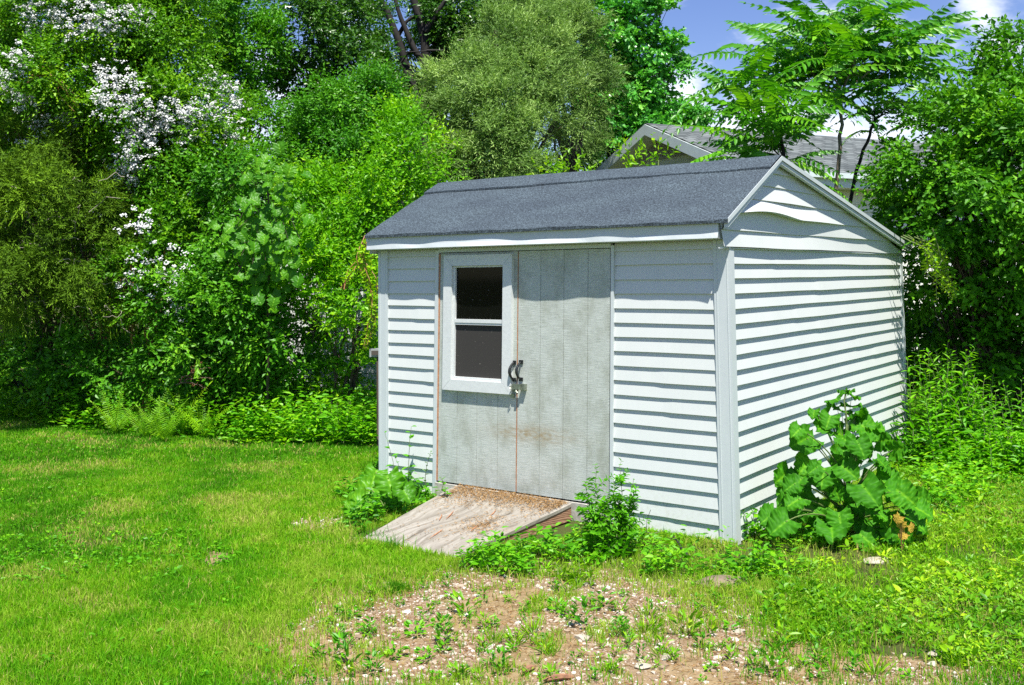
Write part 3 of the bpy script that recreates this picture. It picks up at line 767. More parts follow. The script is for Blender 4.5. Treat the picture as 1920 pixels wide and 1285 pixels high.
def ground_mat():
    m, nt, b = newmat("soil_and_turf")
    v = coords(nt)
    A = lambda n: nd(nt, "ShaderNodeAttribute", attribute_name=n).outputs['Fac']
    n1 = noise(nt, v, 9, 6, .6); n2 = noise(nt, v, 60, 4, .7)
    turf = mixc(nt, n2, (.022, .04, .008), (.10, .105, .03))
    soil = ramp(nt, [(.3, (.14, .094, .046)), (.5, (.27, .20, .105)), (.72, (.38, .30, .18))], n1).outputs[0]
    soil = mixc(nt, ramp(nt, [(.4, (0, 0, 0)), (.7, (.8, .8, .8))], n2).outputs[0], soil, (.30, .215, .115))
    gl = ramp(nt, [(.38, (.17, .105, .055)), (.60, (.30, .225, .15)), (.78, (.48, .43, .36))], noise(nt, v, 75, 3, .6)).outputs[0]
    c = mixc(nt, A('bare'), turf, soil)
    c = mixc(nt, A('grav'), c, gl)
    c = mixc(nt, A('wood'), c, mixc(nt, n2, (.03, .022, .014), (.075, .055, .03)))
    nt.links.new(c, b.inputs['Base Color']); b.inputs['Roughness'].default_value = .95; b.inputs['Specular IOR Level'].default_value = .15
    bump(nt, b, n2, .9, .015); return m
build_ground()

# ------------------------------------------------------------------ grass
def blades(x, y, h, w, c, rng_lean=.45):
    k = len(x); th = rng.uniform(0, 2*math.pi, k)
    dx, dy = np.cos(th), np.sin(th); ln = np.abs(rng.normal(0, rng_lean, k)); ph = rng.uniform(0, 2*math.pi, k)
    lx, ly = np.cos(ph)*ln, np.sin(ph)*ln
    z0 = gz(x, y)-.004
    P = np.stack([x, y, z0], 1); S = np.stack([dx, dy, 0*dx], 1)*w[:, None]*.5
    up1 = np.stack([lx*.35, ly*.35, np.full(k, .55)], 1)*h[:, None]; up2 = np.stack([lx*1.1, ly*1.1, 1.0-.35*ln], 1)*h[:, None]
    V = np.stack([P-S, P+S, P+up1+S*.8, P+up1-S*.8, P+up2], 1).reshape(-1, 3)
    i = np.arange(k)[:, None]*5
    return V, i+[0, 1, 2, 3], i+[3, 2, 4], np.repeat(np.clip(c, 0, 1), 5)

def scatter(n, x0, x1, y0, y1):
    return rng.uniform(x0, x1, n), rng.uniform(y0, y1, n)

def camdepth(x, y): return (x-CAM[0])*FWD[0]+(y-CAM[1])*FWD[1]
def visible(x, y, m=.06):
    d = camdepth(x, y); r = ((x-CAM[0])*RT[0]+(y-CAM[1])*RT[1])/np.maximum(d, .1)
    return (d > 3.4) & (np.abs(r) < .505+m+.25/np.maximum(d, .1))

def build_lawn():
    parts = []
    # candidates by distance band
    for (n, dlo, dhi, hw) in ((460000, 3.4, 6.2, 1.0), (520000, 6.2, 9.5, 1.35), (420000, 9.5, 14.5, 1.9)):
        d = np.sqrt(rng.uniform(dlo**2, dhi**2, n)); r = rng.uniform(-.60, .56, n)*d
        fx, fy = FWD[0], FWD[1]; nf = math.hypot(fx, fy); fx /= nf; fy /= nf
        x = CAM[0]+fx*d+fy*r; y = CAM[1]+fy*d-fx*r
        q1, q2 = x+rng.normal(0, .17, n), y+rng.normal(0, .17, n); bare = zone('bare', q1, q2, .30); weeds = zone('weeds', q1, q2); lush = zone('lush', x, y); wood = zone('woodfloor', x, y, .2) & ~zone('border', x, y)
        pt = zone('patch', x, y, .16)
        ok = ~in_shed(x, y) & ~wood
        ramp_ = ((x > -2.2) & (x < -1.2) & (y > -1.22) & (y < 0)) | ((x > -1.3) & (x < -.98) & (y > -.75) & (y < 0))
        ok &= ~ramp_
        patch = N4.fbm(x, y, .75, 3); fine = N2.fbm(x, y, .16, 2); broad = N3.fbm(x, y, 2.3, 2)
        dens = np.ones(n)
        dens = np.where(bare, np.clip((fine-.48)*2.4, 0.02, .6)*.46*np.clip((patch-.25)*3, .15, 1), dens)
        dens = np.where(weeds, np.clip((N1.fbm(x, y, .45, 3)-.2)*1.9, .12, .8), dens); dens = np.where(lush, .18, dens); dens = np.where(pt, np.clip((fine-.4)*2, .05, .5), dens); dens = np.where(zone('spot', x, y, .12), .12, dens); dens = np.where(zone('clover', x, y, .3), dens*.6, dens)
        # worn edge of the lawn towards the bare soil
        worn = np.clip((.43-patch)*7, 0, 1)*(~bare)
        dens *= 1-.55*worn
        near = zone('bare', x, y, .8)
        dens = np.where(near & ~bare & ~weeds, dens*.5, dens)
        # far side, hidden behind the shed
        keep = ok & (rng.random(n) < dens)
        x, y, patch, fine, broad, worn, bare, weeds, near = (q[keep] for q in (x, y, patch, fine, broad, worn, bare, weeds, near))
        k = len(x)
        # mowing leaves soft lighter and darker streaks
        st = .5+.5*np.sin((x*.55+y*.83)*3.2+4*(broad-.5)*4)
        c = .42+.42*(broad-.5)*2+.20*(st-.5)+.5*(fine-.5)+.22*worn+.5*np.clip(patch-.58, 0, 1)+rng.normal(0, .13, k)
        c = np.where(weeds, c+.16, c)
        dry = np.clip(.10+.75*worn+.30*near*(~weeds)+.4*bare+.35*np.clip(fine-.62, 0, 1)*3, 0, .75)
        dr = rng.random(k) < dry*.48
        c = np.where(dr, rng.uniform(.80, 1.0, k), np.clip(c, 0, .78))
        h = rng.uniform(.022, .052, k)*(.8+.55*broad)*np.where(weeds, 1.25, 1)
        tall = rng.random(k) < .012; h = np.where(tall, h*1.8, h)
        parts.append(blades(x, y, h, rng.uniform(.003, .0055, k)*hw, c))
    V = []; F4 = []; F3 = []; C = []; n = 0
    for v, f4, f3, c in parts: V.append(v); F4.append(f4+n); F3.append(f3+n); C.append(c); n += len(v)
    o = mesh_obj('lawn_grass', np.concatenate(V), [np.concatenate(F4), np.concatenate(F3)], M['grass'], None, attr=np.concatenate(C))
    tag(o, 'mown green lawn with straw coloured worn patches', 'grass', kind='stuff')
build_lawn()

# ------------------------------------------------------------------ low weeds that nobody could count
def rosettes(LV, x, y, n, hmin, hmax, L, W, c, upr=.6):
    """n leaves on short stalks from each ground point."""
    k = len(x); z = gz(x, y)
    th = rng.uniform(0, 6.28, (k, n)); el = rng.uniform(.15, 1.0, (k, n))
    hh = rng.uniform(hmin, hmax, (k, 1))*rng.uniform(.15, 1.0, (k, n))
    rr = rng.uniform(.0, .5, (k, n))*L[:, None]*1.6
    p = np.stack([x[:, None]+np.cos(th)*rr, y[:, None]+np.sin(th)*rr, z[:, None]+hh+.004], -1)
    a = np.stack([np.cos(th), np.sin(th), el*upr-.1], -1)+rng.normal(0, .15, (k, n, 3))
    nn = np.array([0, 0, 1.0])+rng.normal(0, .35, (k, n, 3))
    s = rng.uniform(.6, 1.2, (k, n))
    LV.add(p.reshape(-1, 3), a.reshape(-1, 3), nn.reshape(-1, 3), (L[:, None]*s).ravel(), (W[:, None]*s).ravel(), (c[:, None]+rng.normal(0, .12, (k, n))).ravel())

def weeds_in(zone_name, n, box, dfun, **kw):
    x, y = scatter(n, *box); m = zone(zone_name, x, y) & ~in_shed(x, y) & (rng.random(n) < dfun(x, y))
    m &= ~((x > -2.2) & (x < -1.2) & (y > -1.2) & (y < 0)) & ~((x > -1.3) & (x < -.98) & (y > -.75) & (y < 0))
    return x[m], y[m]

def build_ground_cover():
    LV = Leaves(); x, y = scatter(9000, -10, 0, -4, 1.6); m = (zone('clover', x, y, .3) & (rng.random(9000) < .75)) | ((rng.random(9000) < .16*(N2.fbm(x, y, .8, 2) > .52)) & ~zone('bare', x, y, .3) & visible(x, y)); m &= ~in_shed(x, y) & ~((x > -2.3) & (x < -1.1) & (y > -1.3)); x, y = x[m], y[m]; k = len(x)
    rosettes(LV, x, y, 6, .015, .05, rng.uniform(.018, .036, k), rng.uniform(.012, .024, k), .45+rng.normal(0, .16, k), .5)
    tag(LV.build('lawn_weeds', M['weed'], six=True), 'small broad leaved weeds growing through the mown lawn', 'weeds', kind='stuff')
    LV = Leaves()
    x, y = weeds_in('weeds', 66000, (-.6, 4.5, -1.8, 6.5), lambda x, y: np.clip((N1.fbm(x, y, .45, 3)-.28)*3.2, .06, .9))
    v = N2.fbm(x, y, .6, 2); k = len(x)
    big = rng.random(k) < .12; L_ = np.where(big, rng.uniform(.035, .06, k), rng.uniform(.014, .032, k)); rosettes(LV, x, y, 6, .005, .07, L_, L_*rng.uniform(.35, .62, k), .12+.85*(v-.3)+rng.normal(0, .2, k), 1.1)
    o = LV.build('ground_cover', M['weedy'], six=True)
    tag(o, 'low yellow green weeds covering the soil beside the shed', 'weeds', kind='stuff')
    LV = Leaves()
    x, y = weeds_in('lush', 6500, (-1.6, 1.6, -1.7, .9), lambda x, y: np.clip((N1.fbm(x, y, .35, 3)-.41)*3.0, 0, .8))
    k = len(x); tallness = np.clip((N3.fbm(x, y, .4, 2)-.3)*2, .25, 1)
    xa, ya = x, y
    rosettes(LV, x, y, 8, .02, .19, rng.uniform(.03, .07, k)*(.7+.5*tallness), rng.uniform(.014, .034, k), .52+rng.normal(0, .15, k)+.3*(N2.fbm(x, y, .3, 2)-.5))
    x, y = weeds_in('side', 1100, (-3.9, -2.2, -1.2, .7), lambda x, y: 0*x+.8); k = len(x)
    rosettes(LV, x, y, 7, .03, .20, rng.uniform(.04, .07, k), rng.uniform(.02, .036, k), .3+rng.normal(0, .15, k))
    x, y = weeds_in('mid', 9000, (0, 4, 0, 6), lambda x, y: np.clip((N1.fbm(x, y, .5, 3)-.25)*2.6, .1, .9)); k = len(x)
    rosettes(LV, x, y, 8, .03, .24, rng.uniform(.035, .07, k), rng.uniform(.016, .034, k), .5+.6*(N2.fbm(x, y, .4, 2)-.4)+rng.normal(0, .14, k))
    o = LV.build('weed_cover', M['weed'], six=True)
    tag(o, 'leafy green weeds along the foot of the shed wall', 'weeds', kind='stuff')
    LV = Leaves()
    x, y = weeds_in('border', 26000, (-16, -3, -1, 7.5), lambda x, y: np.clip((N1.fbm(x, y, .8, 3)-.12)*2.4, 0, 1)); k = len(x)
    hz = .12+.30*N3.fbm(x, y, 1.1, 2)
    rosettes(LV, x, y, 9, .04, .52, rng.uniform(.055, .10, k), rng.uniform(.028, .05, k), .50+.7*(N2.fbm(x, y, .5, 2)-.35)+rng.normal(0, .1, k))
    # behind the shed and to its far side
    x, y = scatter(9000, .05, 5.5, 3.0, 9.0); m = ~in_shed(x, y) & (camdepth(x, y) > 8.0); x, y = x[m], y[m]; k = len(x)
    rosettes(LV, x, y, 8, .04, .42, rng.uniform(.05, .09, k), rng.uniform(.022, .04, k), .35+.6*(N2.fbm(x, y, .5, 2)-.4)+rng.normal(0, .1, k))
    o = LV.build('undergrowth', M['weed'], six=True)
    tag(o, 'knee high leafy undergrowth along the edge of the lawn', 'undergrowth', kind='stuff')
build_ground_cover()

# ------------------------------------------------------------------ gravel, stones, litter
def stone_verts(r, flat=.6, seed=None):
    bm = bmesh.new(); bmesh.ops.create_icosphere(bm, subdivisions=1, radius=1)
    V = np.array([v.co[:] for v in bm.verts]); Fc = np.array([[v.index for v in f.verts] for f in bm.faces]); bm.free()
    return V, Fc
SV, SF = stone_verts(1)
def build_gravel():
    n = 110000; x, y = scatter(n, -3.4, 2.4, -3.9, .3)
    bare = zone('bare', x+rng.normal(0, .12, n), y+rng.normal(0, .12, n), .3); pt = zone('patch', x, y, .18)
    g = np.clip((N2.fbm(x, y, .55, 3)-.47)*7, .07, 1)
    m = visible(x, y) & ((bare & (rng.random(n) < g*.62)) | (pt & (rng.random(n) < .55)))
    x, y = x[m], y[m]; k = len(x)
    s = np.exp(rng.normal(math.log(.0052), .5, k)).clip(.002, .022)
    V = SV[None]*(1+rng.normal(0, .16, (k, len(SV), 1)))
    sc = np.stack([s*rng.uniform(.8, 1.5, k), s*rng.uniform(.7, 1.2, k), s*rng.uniform(.4, .8, k)], 1)
    V = V*sc[:, None]; th = rng.uniform(0, 6.28, k); c, sn = np.cos(th)[:, None], np.sin(th)[:, None]
    X = V[..., 0]*c-V[..., 1]*sn+x[:, None]; Y = V[..., 0]*sn+V[..., 1]*c+y[:, None]; Zv = V[..., 2]+(gz(x, y)+s*.05)[:, None]
    P = np.stack([X, Y, Zv], -1).reshape(-1, 3); Fc = (np.arange(k)[:, None, None]*len(SV)+SF[None]).reshape(-1, 3)
    o = mesh_obj('gravel', P, Fc, M['gravel'], None, attr=np.repeat(rng.random(k), len(SV)))
    tag(o, 'pale limestone gravel scattered over bare brown soil', 'gravel', kind='stuff')
    # dead grass and twig crumbs on the soil
    n = 90000; x, y = scatter(n, -3.0, 2.4, -3.9, 0); m = zone('bare', x, y, .4) & visible(x, y) & (rng.random(n) < N1.fbm(x, y, .4, 3)); x, y = x[m], y[m]; k = len(x)
    LV = Leaves(); a = rng.normal(0, 1, (k, 3)); a[:, 2] = np.abs(a[:, 2])*.18
    LV.add(np.stack([x, y, gz(x, y)+.004], 1), a, np.tile(Z, (k, 1))+rng.normal(0, .3, (k, 3)), rng.uniform(.012, .05, k), rng.uniform(.0015, .004, k), rng.random(k)*.8)
    tag(LV.build('dry_thatch', M['straw']), 'dead straw thatch lying over the bare soil', 'thatch', kind='stuff')

def rock(px, py, wpx, hpx, label, mat='stone', name='stone', cat='stone', seed=0):
    c = gnd(px, py); d = (c-CAM)@FWD; w = wpx*d/F/2; h = max(.008, hpx*d/F*.42)
    bm = bmesh.new(); bmesh.ops.create_icosphere(bm, subdivisions=3, radius=1)
    V = np.array([v.co[:] for v in bm.verts]); Fc = np.array([[v.index for v in f.verts] for f in bm.faces]); bm.free()
    r = np.random.default_rng(seed)
    k = r.normal(0, 1, (10, 3)); k = nrm(k); off = r.uniform(.55, .95, 10)
    for a, o_ in zip(k, off):                                     # chop flat facets
        t = V@a; V = V-np.maximum(t-o_, 0)[:, None]*a
    V = V*(np.array([w, w*r.uniform(.5, .75), h]))
    th = YAW+r.uniform(-.3, .3); Rm = np.array([[math.cos(th), -math.sin(th), 0], [math.sin(th), math.cos(th), 0], [0, 0, 1]])
    c[2] = gz(c[0], c[1])+h*.35
    o = mesh_obj(name, V@Rm.T+c, Fc, M[mat], None, loc=c); tag(o, label, cat)
    return o
build_gravel()
rock(1091, 1204, 36, 18, 'rounded pale stone lying alone on the brown soil', seed=1)
rock(1206, 1256, 34, 16, 'flat grey white stone near the bark chips on gravel', seed=2)
rock(1770, 1231, 64, 20, 'broad flat cream stone among the weeds beyond the gravel', seed=3)
rock(1645, 1056, 60, 16, 'pale stone half hidden in yellow weeds below the burdock', seed=4)
rock(1352, 1096, 110, 26, 'long brown flagstone set at the edge of the gravel near the shed corner', 'slab', 'flagstone', 'flagstone', 5)
rock(1248, 1240, 22, 20, 'small brownish pebble standing up near the flat grey white stone', seed=6)
rock(1385, 1185, 30, 10, 'thin tan stone chip on the gravel below the flagstone', seed=7)
rock(870, 1196, 14, 10, 'small white pebble on bare soil beside the lawn', seed=8)
rock(818, 1052, 20, 14, 'small tan stone under the low end of the ramp', seed=9)
rock(668, 1013, 16, 12, 'grey stone at the lawn corner of the ramp', seed=10)
def chip(px, py, wpx, ang, label):
    c = gnd(px, py); d = (c-CAM)@FWD; w = wpx*d/F/2; m = MB()
    t = np.linspace(-1, 1, 9); th = YAW+ang
    P = c+np.stack([np.cos(th)*t*w, np.sin(th)*t*w, gz(c[0], c[1])+.012+.006*np.cos(t*2)], 1)-np.array([0, 0, c[2]])
    m.tube(P, .012*(1-.75*np.abs(t)**2.5)+.001, 6); o = m.build('bark_chip', M['barkchip'], None, loc=c); tag(o, label, 'bark chip')
chip(990, 1262, 44, .9, 'brown bark chip lying nearly upright on the soil')
chip(1048, 1278, 60, .25, 'long brown bark chip on the soil by the frame edge')
chip(1385, 1070, 30, -.2, 'dark bark piece beside the long brown flagstone')
# snapped stick standing by the corner post
def stick():
    p = gnd(1290, 1046); m = MB(); q = at(1262, 1006, 6.28)
    m.tube(curve(p, q, .02, 6, wob=.02), np.linspace(.009, .004, 6), 6); m.tube([curve(p, q, .02, 6)[3], at(1275, 1003, 6.28)], [.004, .002], 5); m.tube([curve(p, q, .02, 6)[4], at(1250, 1008, 6.28)], [.003, .0015], 5)
    o = m.build('dead_stick', M['darkbark'], None, loc=p); tag(o, 'dark snapped stick leaning in weeds before the white siding', 'stick')
stick()
def wire():
    m = MB(); d = 6.36
    P = [at(1238, 997, d), at(1224, 1001, d), at(1210, 997, d), at(1202, 1010, d)]; m.tube(P, .0016, 4)
    m.tube([at(1212, 999, d), at(1213, 975, d), at(1220, 956, d)], .0016, 4); m.tube([at(1224, 1001, d), at(1236, 1008, d), at(1240, 1020, d)], .0016, 4)
    m.tube([at(1202, 1010, d), gnd(1196, 1022)], .0016, 4)
    o = m.build('bent_wire', M['wire'], None); tag(o, 'thin bent wire sticking up before the lowest siding boards', 'wire')
wire()

# ------------------------------------------------------------------ compound leaves
def frond(n, L, leaf, wid, droop=.35, shape='pinnate', seed=0, lift=.0):
    """Local frond along +X, normal +Z. Returns V, F, lv."""
    r = np.random.default_rng(seed); LV = Leaves(); t = np.linspace(.16, .97, n)
    ax = np.stack([t*L, 0*t, lift*t*L-droop*L*t**2], 1)
    tan = nrm(np.stack([np.full(n, L), 0*t, lift*L-2*droop*L*t], 1))
    for s in (1, -1):
        sz = (np.sin(np.pi*np.clip(t*.86+.12, 0, 1))**.6 if shape == 'pinnate' else np.clip(1.05-t, .05, 1)**.8*np.clip(t*7-.6, .35, 1))
        a = tan*(.32 if shape == 'pinnate' else .25)+np.array([0, s, 0])-Z*(.34 if shape == 'pinnate' else .08)+r.normal(0, .07, (n, 3))
        nn = np.array([0, -s*.3, 1.0])+r.normal(0, .12, (n, 3))
        LV.add(ax, a, nn, leaf*sz*r.uniform(.88, 1.1, n), wid*sz*np.ones(n), .5+r.normal(0, .12, n))
    LV.add(ax[-1:], tan[-1:], np.array([[0, 0, 1.0]]), np.array([leaf*.6]), np.array([wid*.7]), np.array([.6]))
    V, Fc, c = LV.arrays(fold=.10, six=True)
    # rachis
    m = MB(); tt = np.linspace(0, 1, 7); m.tube(np.stack([tt*L, 0*tt, lift*tt*L-droop*L*tt**2], 1), np.linspace(.006, .0018, 7)*(L/.7), 4)
    RV = np.concatenate(m.v); RF = np.concatenate(m.f4)
    return np.concatenate([V, RV]), [np.asarray(Fc), RF+len(V)], np.concatenate([c, np.full(len(RV), .8)])

class Inst:
    def __init__(s): s.v = []; s.f = []; s.c = []; s.n = 0
    def add(s, fr, p, d, up, sc=1.0, c=0.0):
        V, Fc, lv = fr
        x = nrm(np.asarray(d, float)); z = np.asarray(up, float); z = nrm(z-x*(x@z)); y = np.cross(z, x)
        W = np.asarray(p)+sc*(V[:, :1]*x+V[:, 1:2]*y+V[:, 2:3]*z)
        s.v.append(W); s.f += [f+s.n for f in Fc]; s.c.append(lv+c); s.n += len(W)
    def build(s, name, mat, parent):
        return mesh_obj(name, np.concatenate(s.v), group_faces(s.f), mat, parent, attr=np.clip(np.concatenate(s.c), 0, 1), smooth=True)
def group_faces(fs):
    d = {}
    for f in fs: d.setdefault(f.shape[1], []).append(f)
    return [np.concatenate(v) for v in d.values()]

SUM = [frond(12, .84, .175, .066, dr, seed=i) for i, dr in enumerate((.75, 1.0, .55, .9))]
FERN = [frond(20, .55, .105, .020, dr, 'fern', seed=20+i, lift=.25) for i, dr in enumerate((.28, .4, .2))]

def rosette(I, p, n, size, up_=.55, c=0.0, d0=None, spread=1.0):
    th0 = rng.uniform(0, 6.28)
    for i in range(n):
        th = th0+i*2.4+rng.normal(0, .2); el = up_*rng.uniform(.15, 1.5)
        d = np.array([math.cos(th)*spread, math.sin(th)*spread, el])
        if d0 is not None: d = d+d0
        I.add(SUM[rng.integers(4)], p+rng.normal(0, .05, 3)-Z*rng.uniform(-.05, .38), d, Z+SUN*.4-FWD*.45+rng.normal(0, .2, 3), size*rng.uniform(.7, 1.12), c+rng.normal(0, .2))

def sumac(name, label, trunk, tips, mat_t, d, size=1.0, extra=(), up_=1.2, n=14, r0=.027):
    """trunk: list of (px,py); tips: (px,py,dd)."""
    b = base(trunk[0][0], d); T = thing(name, label, 'tree', b)
    m = MB(); P = [b]+[at(x, y, d) for x, y in trunk[1:]]
    P = np.array(P); t = np.linspace(0, 1, len(P)); tt = np.linspace(0, 1, 16)
    C = np.stack([np.interp(tt, t, P[:, i]) for i in range(3)], 1); C[1:-1] += rng.normal(0, .008, (14, 3))
    m.tube(C, np.linspace(r0, r0*.6, 16), 8)
    I = Inst(); hub = C[-1]
    for (x, y, dd) in tips:
        q = at(x, y, d+dd); k = min(range(8, 16), key=lambda i: np.linalg.norm(C[i]-q)+.4*abs(i-15)*.1)
        s0 = C[k] if q[2] > C[k][2] else C[max(4, k-5)]
        m.tube(curve(s0, q, -.04, 7, wob=.02), np.linspace(r0*.42, r0*.16, 7), 6)
        rosette(I, q, n, size, up_, rng.normal(0, .06))
    for (x, y, dd, dx, dz, s) in extra:
        q = at(x, y, d+dd); I.add(SUM[rng.integers(4)], q, RT*dx+UP*dz+FWD*rng.normal(0, .2), Z+RT*.1, s, .12)
    m.build('trunk', M[mat_t], T, smooth=True); I.build('crown', M['sumac'], T); return T

sumac('sumac_tree', 'tall slender tree with feathery compound leaves and a pale brown trunk behind the shed',
      [(1570, 700), (1564, 500), (1570, 335), (1577, 250), (1577, 178)],
      [(1515, 60, 0), (1560, 22, .2), (1625, 35, -.1), (1688, 62, .1), (1470, 90, .1), (1610, 92, -.3), (1560, 100, .3), (1660, 110, .2), (1545, 80, -.4), (1500, 118, .3), (1710, 100, .3), (1600, 62, .4)],
      'paleb', 10.9, .92)
sumac('sumac_tree', 'dark stemmed leaning tree with drooping compound leaves behind the shed roof',
      [(1580, 720), (1590, 400), (1603, 330), (1628, 262), (1640, 225)],
      [(1640, 190, .2), (1690, 165, .2), (1730, 165, .0), (1600, 165, .6), (1660, 175, .5)],
      'darkbark', 11.4, .72, n=8, r0=.024, extra=[(1745, 170, 0, 1, .45, .85), (1760, 165, 0, 1, .1, .9), (1720, 195, -.1, 1, -.05, .7)])
sumac('sumac_tree', 'bushy tree with bright compound leaves overhanging the shed ridge',
      [(1480, 700), (1478, 480), (1470, 300), (1462, 240)],
      [(1405, 110, 0), (1375, 150, .1), (1440, 155, -.2), (1415, 200, -.2), (1480, 185, -.3), (1445, 220, -.4), (1390, 185, .3), (1480, 130, .2), (1490, 215, .1), (1455, 255, -.1), (1425, 245, .1)],
      'darkbark', 10.5, .8, n=9, r0=.026, extra=[(1370, 290, -.5, -1, .3, .6), (1390, 300, -.4, -1, .5, .55), (1395, 282, -.4, -.9, .2, .6), (1525, 345, -.2, 1, .2, .4), (1545, 362, -.3, 1, .1, .4)])

# ------------------------------------------------------------------ trees and shrubs
def limb(pts, r0, r1, n=20, wob=.012):
    P = np.array(pts); t = np.linspace(0, 1, len(P)); tt = np.linspace(0, 1, n)
    C = np.stack([np.interp(tt, t, P[:, i]) for i in range(3)], 1)
    for _ in range(2): C[1:-1] = (C[:-2]+C[1:-1]*2+C[2:])/4
    L = np.linalg.norm(P[-1]-P[0]); C[1:-1] += rng.normal(0, wob*L/n*2, (n-2, 3))
    return (C, np.linspace(r0, r1, n), 8)

def tree(name, label, px, d, lobes, mat, bark, r0=.14, group=None, limbs=(), dens=1500, k=7, L=.09, W=.05, **kw):
    b = base(px, d); T = thing(name, label, 'tree', b, group)
    LV = Leaves(); st = MB()
    top = max(lobes, key=lambda l: l.c[2]); hub = np.array([b[0], b[1], min(l.c[2] for l in lobes)*.75])
    st.tube(*limb([b, hub*.5+b*.5+rng.normal(0, .1, 3)*[1, 1, 0], hub, top.c], r0, r0*.25))
    for lb in lobes: st.tube(*limb([hub, hub*.45+lb.c*.55-Z*.1, lb.c], r0*.42, r0*.1, 12))
    for lm in limbs: st.tube(*limb(*lm))
    crown(LV, lobes, dens, k, L, W, stems=st, stem_from=hub, stem_r=r0*.06, **kw)
    LV.build('crown', M[mat], T, six=kw.get('six', False) if False else False)
    st.build('trunk', M[bark], T, smooth=True); return T

LB = Lobe
DS = 1.0
# far wood closing the view low down
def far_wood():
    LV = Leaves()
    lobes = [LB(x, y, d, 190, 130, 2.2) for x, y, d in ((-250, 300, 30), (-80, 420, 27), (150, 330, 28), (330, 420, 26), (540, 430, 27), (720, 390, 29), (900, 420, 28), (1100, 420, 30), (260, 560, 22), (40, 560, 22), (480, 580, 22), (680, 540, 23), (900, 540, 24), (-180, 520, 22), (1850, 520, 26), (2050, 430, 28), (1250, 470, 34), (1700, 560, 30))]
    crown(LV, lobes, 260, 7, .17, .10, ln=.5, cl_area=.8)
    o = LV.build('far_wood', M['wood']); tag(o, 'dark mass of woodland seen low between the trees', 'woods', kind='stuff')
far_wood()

tree('dark_conifer', 'very dark conifer top showing at the photo corner beyond the flowering rose', -5, 19,
     [LB(0, 60, 19, 42, 110, .8), LB(-30, 180, 19, 70, 120, 1)], 'spruce', 'darkbark', .15, dens=1800, k=9, L=.10, W=.022, ln=.3, droop=.3)
tree('broadleaf_tree', 'tall dark leafy tree with blue sky gaps behind the rose thicket', 590, 19,
     [LB(585, 60, 19, 75, 85, 1.1), LB(560, 170, 19.3, 55, 60, .8), LB(655, 150, 18.7, 65, 85, .9), LB(640, 30, 19.5, 70, 60, 1), LB(590, 270, 18.8, 60, 55, .8), LB(700, 230, 18.6, 60, 70, .8)],
     'darktree', 'darkbark', .16, dens=800, L=.10, W=.055, droop=.2, cl_area=.26)
tree('broadleaf_tree', 'airy bright green tree rising just past the highest white roses', 440, 17.5,
     [LB(420, 30, 17.5, 80, 75, .9), LB(470, 90, 17.8, 60, 60, .8), LB(350, -10, 17.5, 80, 60, .9), LB(450, 170, 17.8, 50, 60, .7), LB(490, 240, 17.4, 50, 45, .6)],
     'midtree', 'darkbark', .12, dens=900, L=.095, W=.05, cbias=.6)
tree('bare_limbed_tree', 'old tree with crooked black limbs showing against the sky', 800, 21,
     [LB(870, 50, 21.6, 75, 55, 1.1), LB(935, 70, 21.5, 60, 70, 1.0), LB(900, 120, 21.5, 60, 50, .9), LB(780, 215, 21.8, 55, 50, .8), LB(735, 150, 21.5, 35, 30, .5), LB(850, -20, 22, 90, 50, 1), LB(845, 100, 22, 45, 45, .6), LB(750, 185, 21.6, 50, 35, .6), LB(705, 60, 22.5, 26, 40, .5), LB(820, 30, 22.3, 35, 35, .5), LB(770, 110, 22.6, 26, 26, .4)],
     'darktree', 'darkbark', .16, dens=1000, L=.10, W=.055, droop=.25, cl_area=.3,
     limbs=[([at(800, 330, 20.8), at(798, 190, 20.8), at(803, 150, 20.8), at(795, 60, 20.8), at(775, 0, 20.8), at(765, -40, 20.8)], .15, .06),
            ([at(790, 250, 20.8), at(775, 160, 20.8), at(745, 70, 20.8), at(725, 20, 20.8), at(700, -30, 20.8)], .11, .05),
            ([at(799, 130, 20.7), at(770, 80, 20.7), at(750, 30, 20.7), at(735, -20, 20.7)], .08, .03),
            ([at(797, 60, 20.7), at(822, 20, 20.7), at(850, -20, 20.7)], .07, .03),
            ([at(745, 70, 20.8), at(762, 40, 20.8), at(800, 15, 20.8)], .05, .02),
            ([at(725, 20, 20.8), at(700, 12, 20.8), at(680, -10, 20.8)], .045, .02),
            ([at(775, 160, 20.7), at(750, 120, 20.7), at(770, 95, 20.6)], .04, .015), ([at(800, 95, 20.6), at(835, 95, 20.6), at(760, 98, 20.6)], .03, .012)])
tree('poplar_tree', 'tall bluish green poplar edging the open sky beside the neighbour roof', 1170, 24,
     [LB(1165, 60, 24, 55, 45, 1.0), LB(1215, 100, 24, 40, 30, .7), LB(1255, 90, 24, 26, 20, .4), LB(1262, 130, 24, 22, 16, .4), LB(1238, 30, 24, 26, 22, .5), LB(1225, 150, 24, 38, 26, .6), LB(1130, 130, 24, 50, 45, 1.0), LB(1175, 190, 23.8, 50, 32, .8), LB(1225, 195, 24, 26, 18, .4), LB(1110, 30, 24.3, 50, 45, .9), LB(1190, 5, 24, 40, 28, .7), LB(1175, 255, 23.6, 55, 35, .8), LB(1120, 215, 23.8, 45, 40, .8), LB(1205, 240, 23.8, 40, 28, .6)],
     'cotton', 'darkbark', .22, dens=420, L=.135, W=.11, cl_area=.22, droop=.2, cbias=.55)
tree('distant_tree', 'far off blue green tree crown low in the sky beside the neighbour roof', 1265, 48,
     [LB(1262, 222, 48, 34, 14, 1.4), LB(1225, 212, 48, 26, 16, 1.2), LB(1310, 226, 48, 30, 10, 1.2), LB(1275, 245, 48, 60, 18, 1.4)], 'cotton', 'darkbark', .25, dens=220, L=.22, W=.16, cl_area=.6, ln=.5)
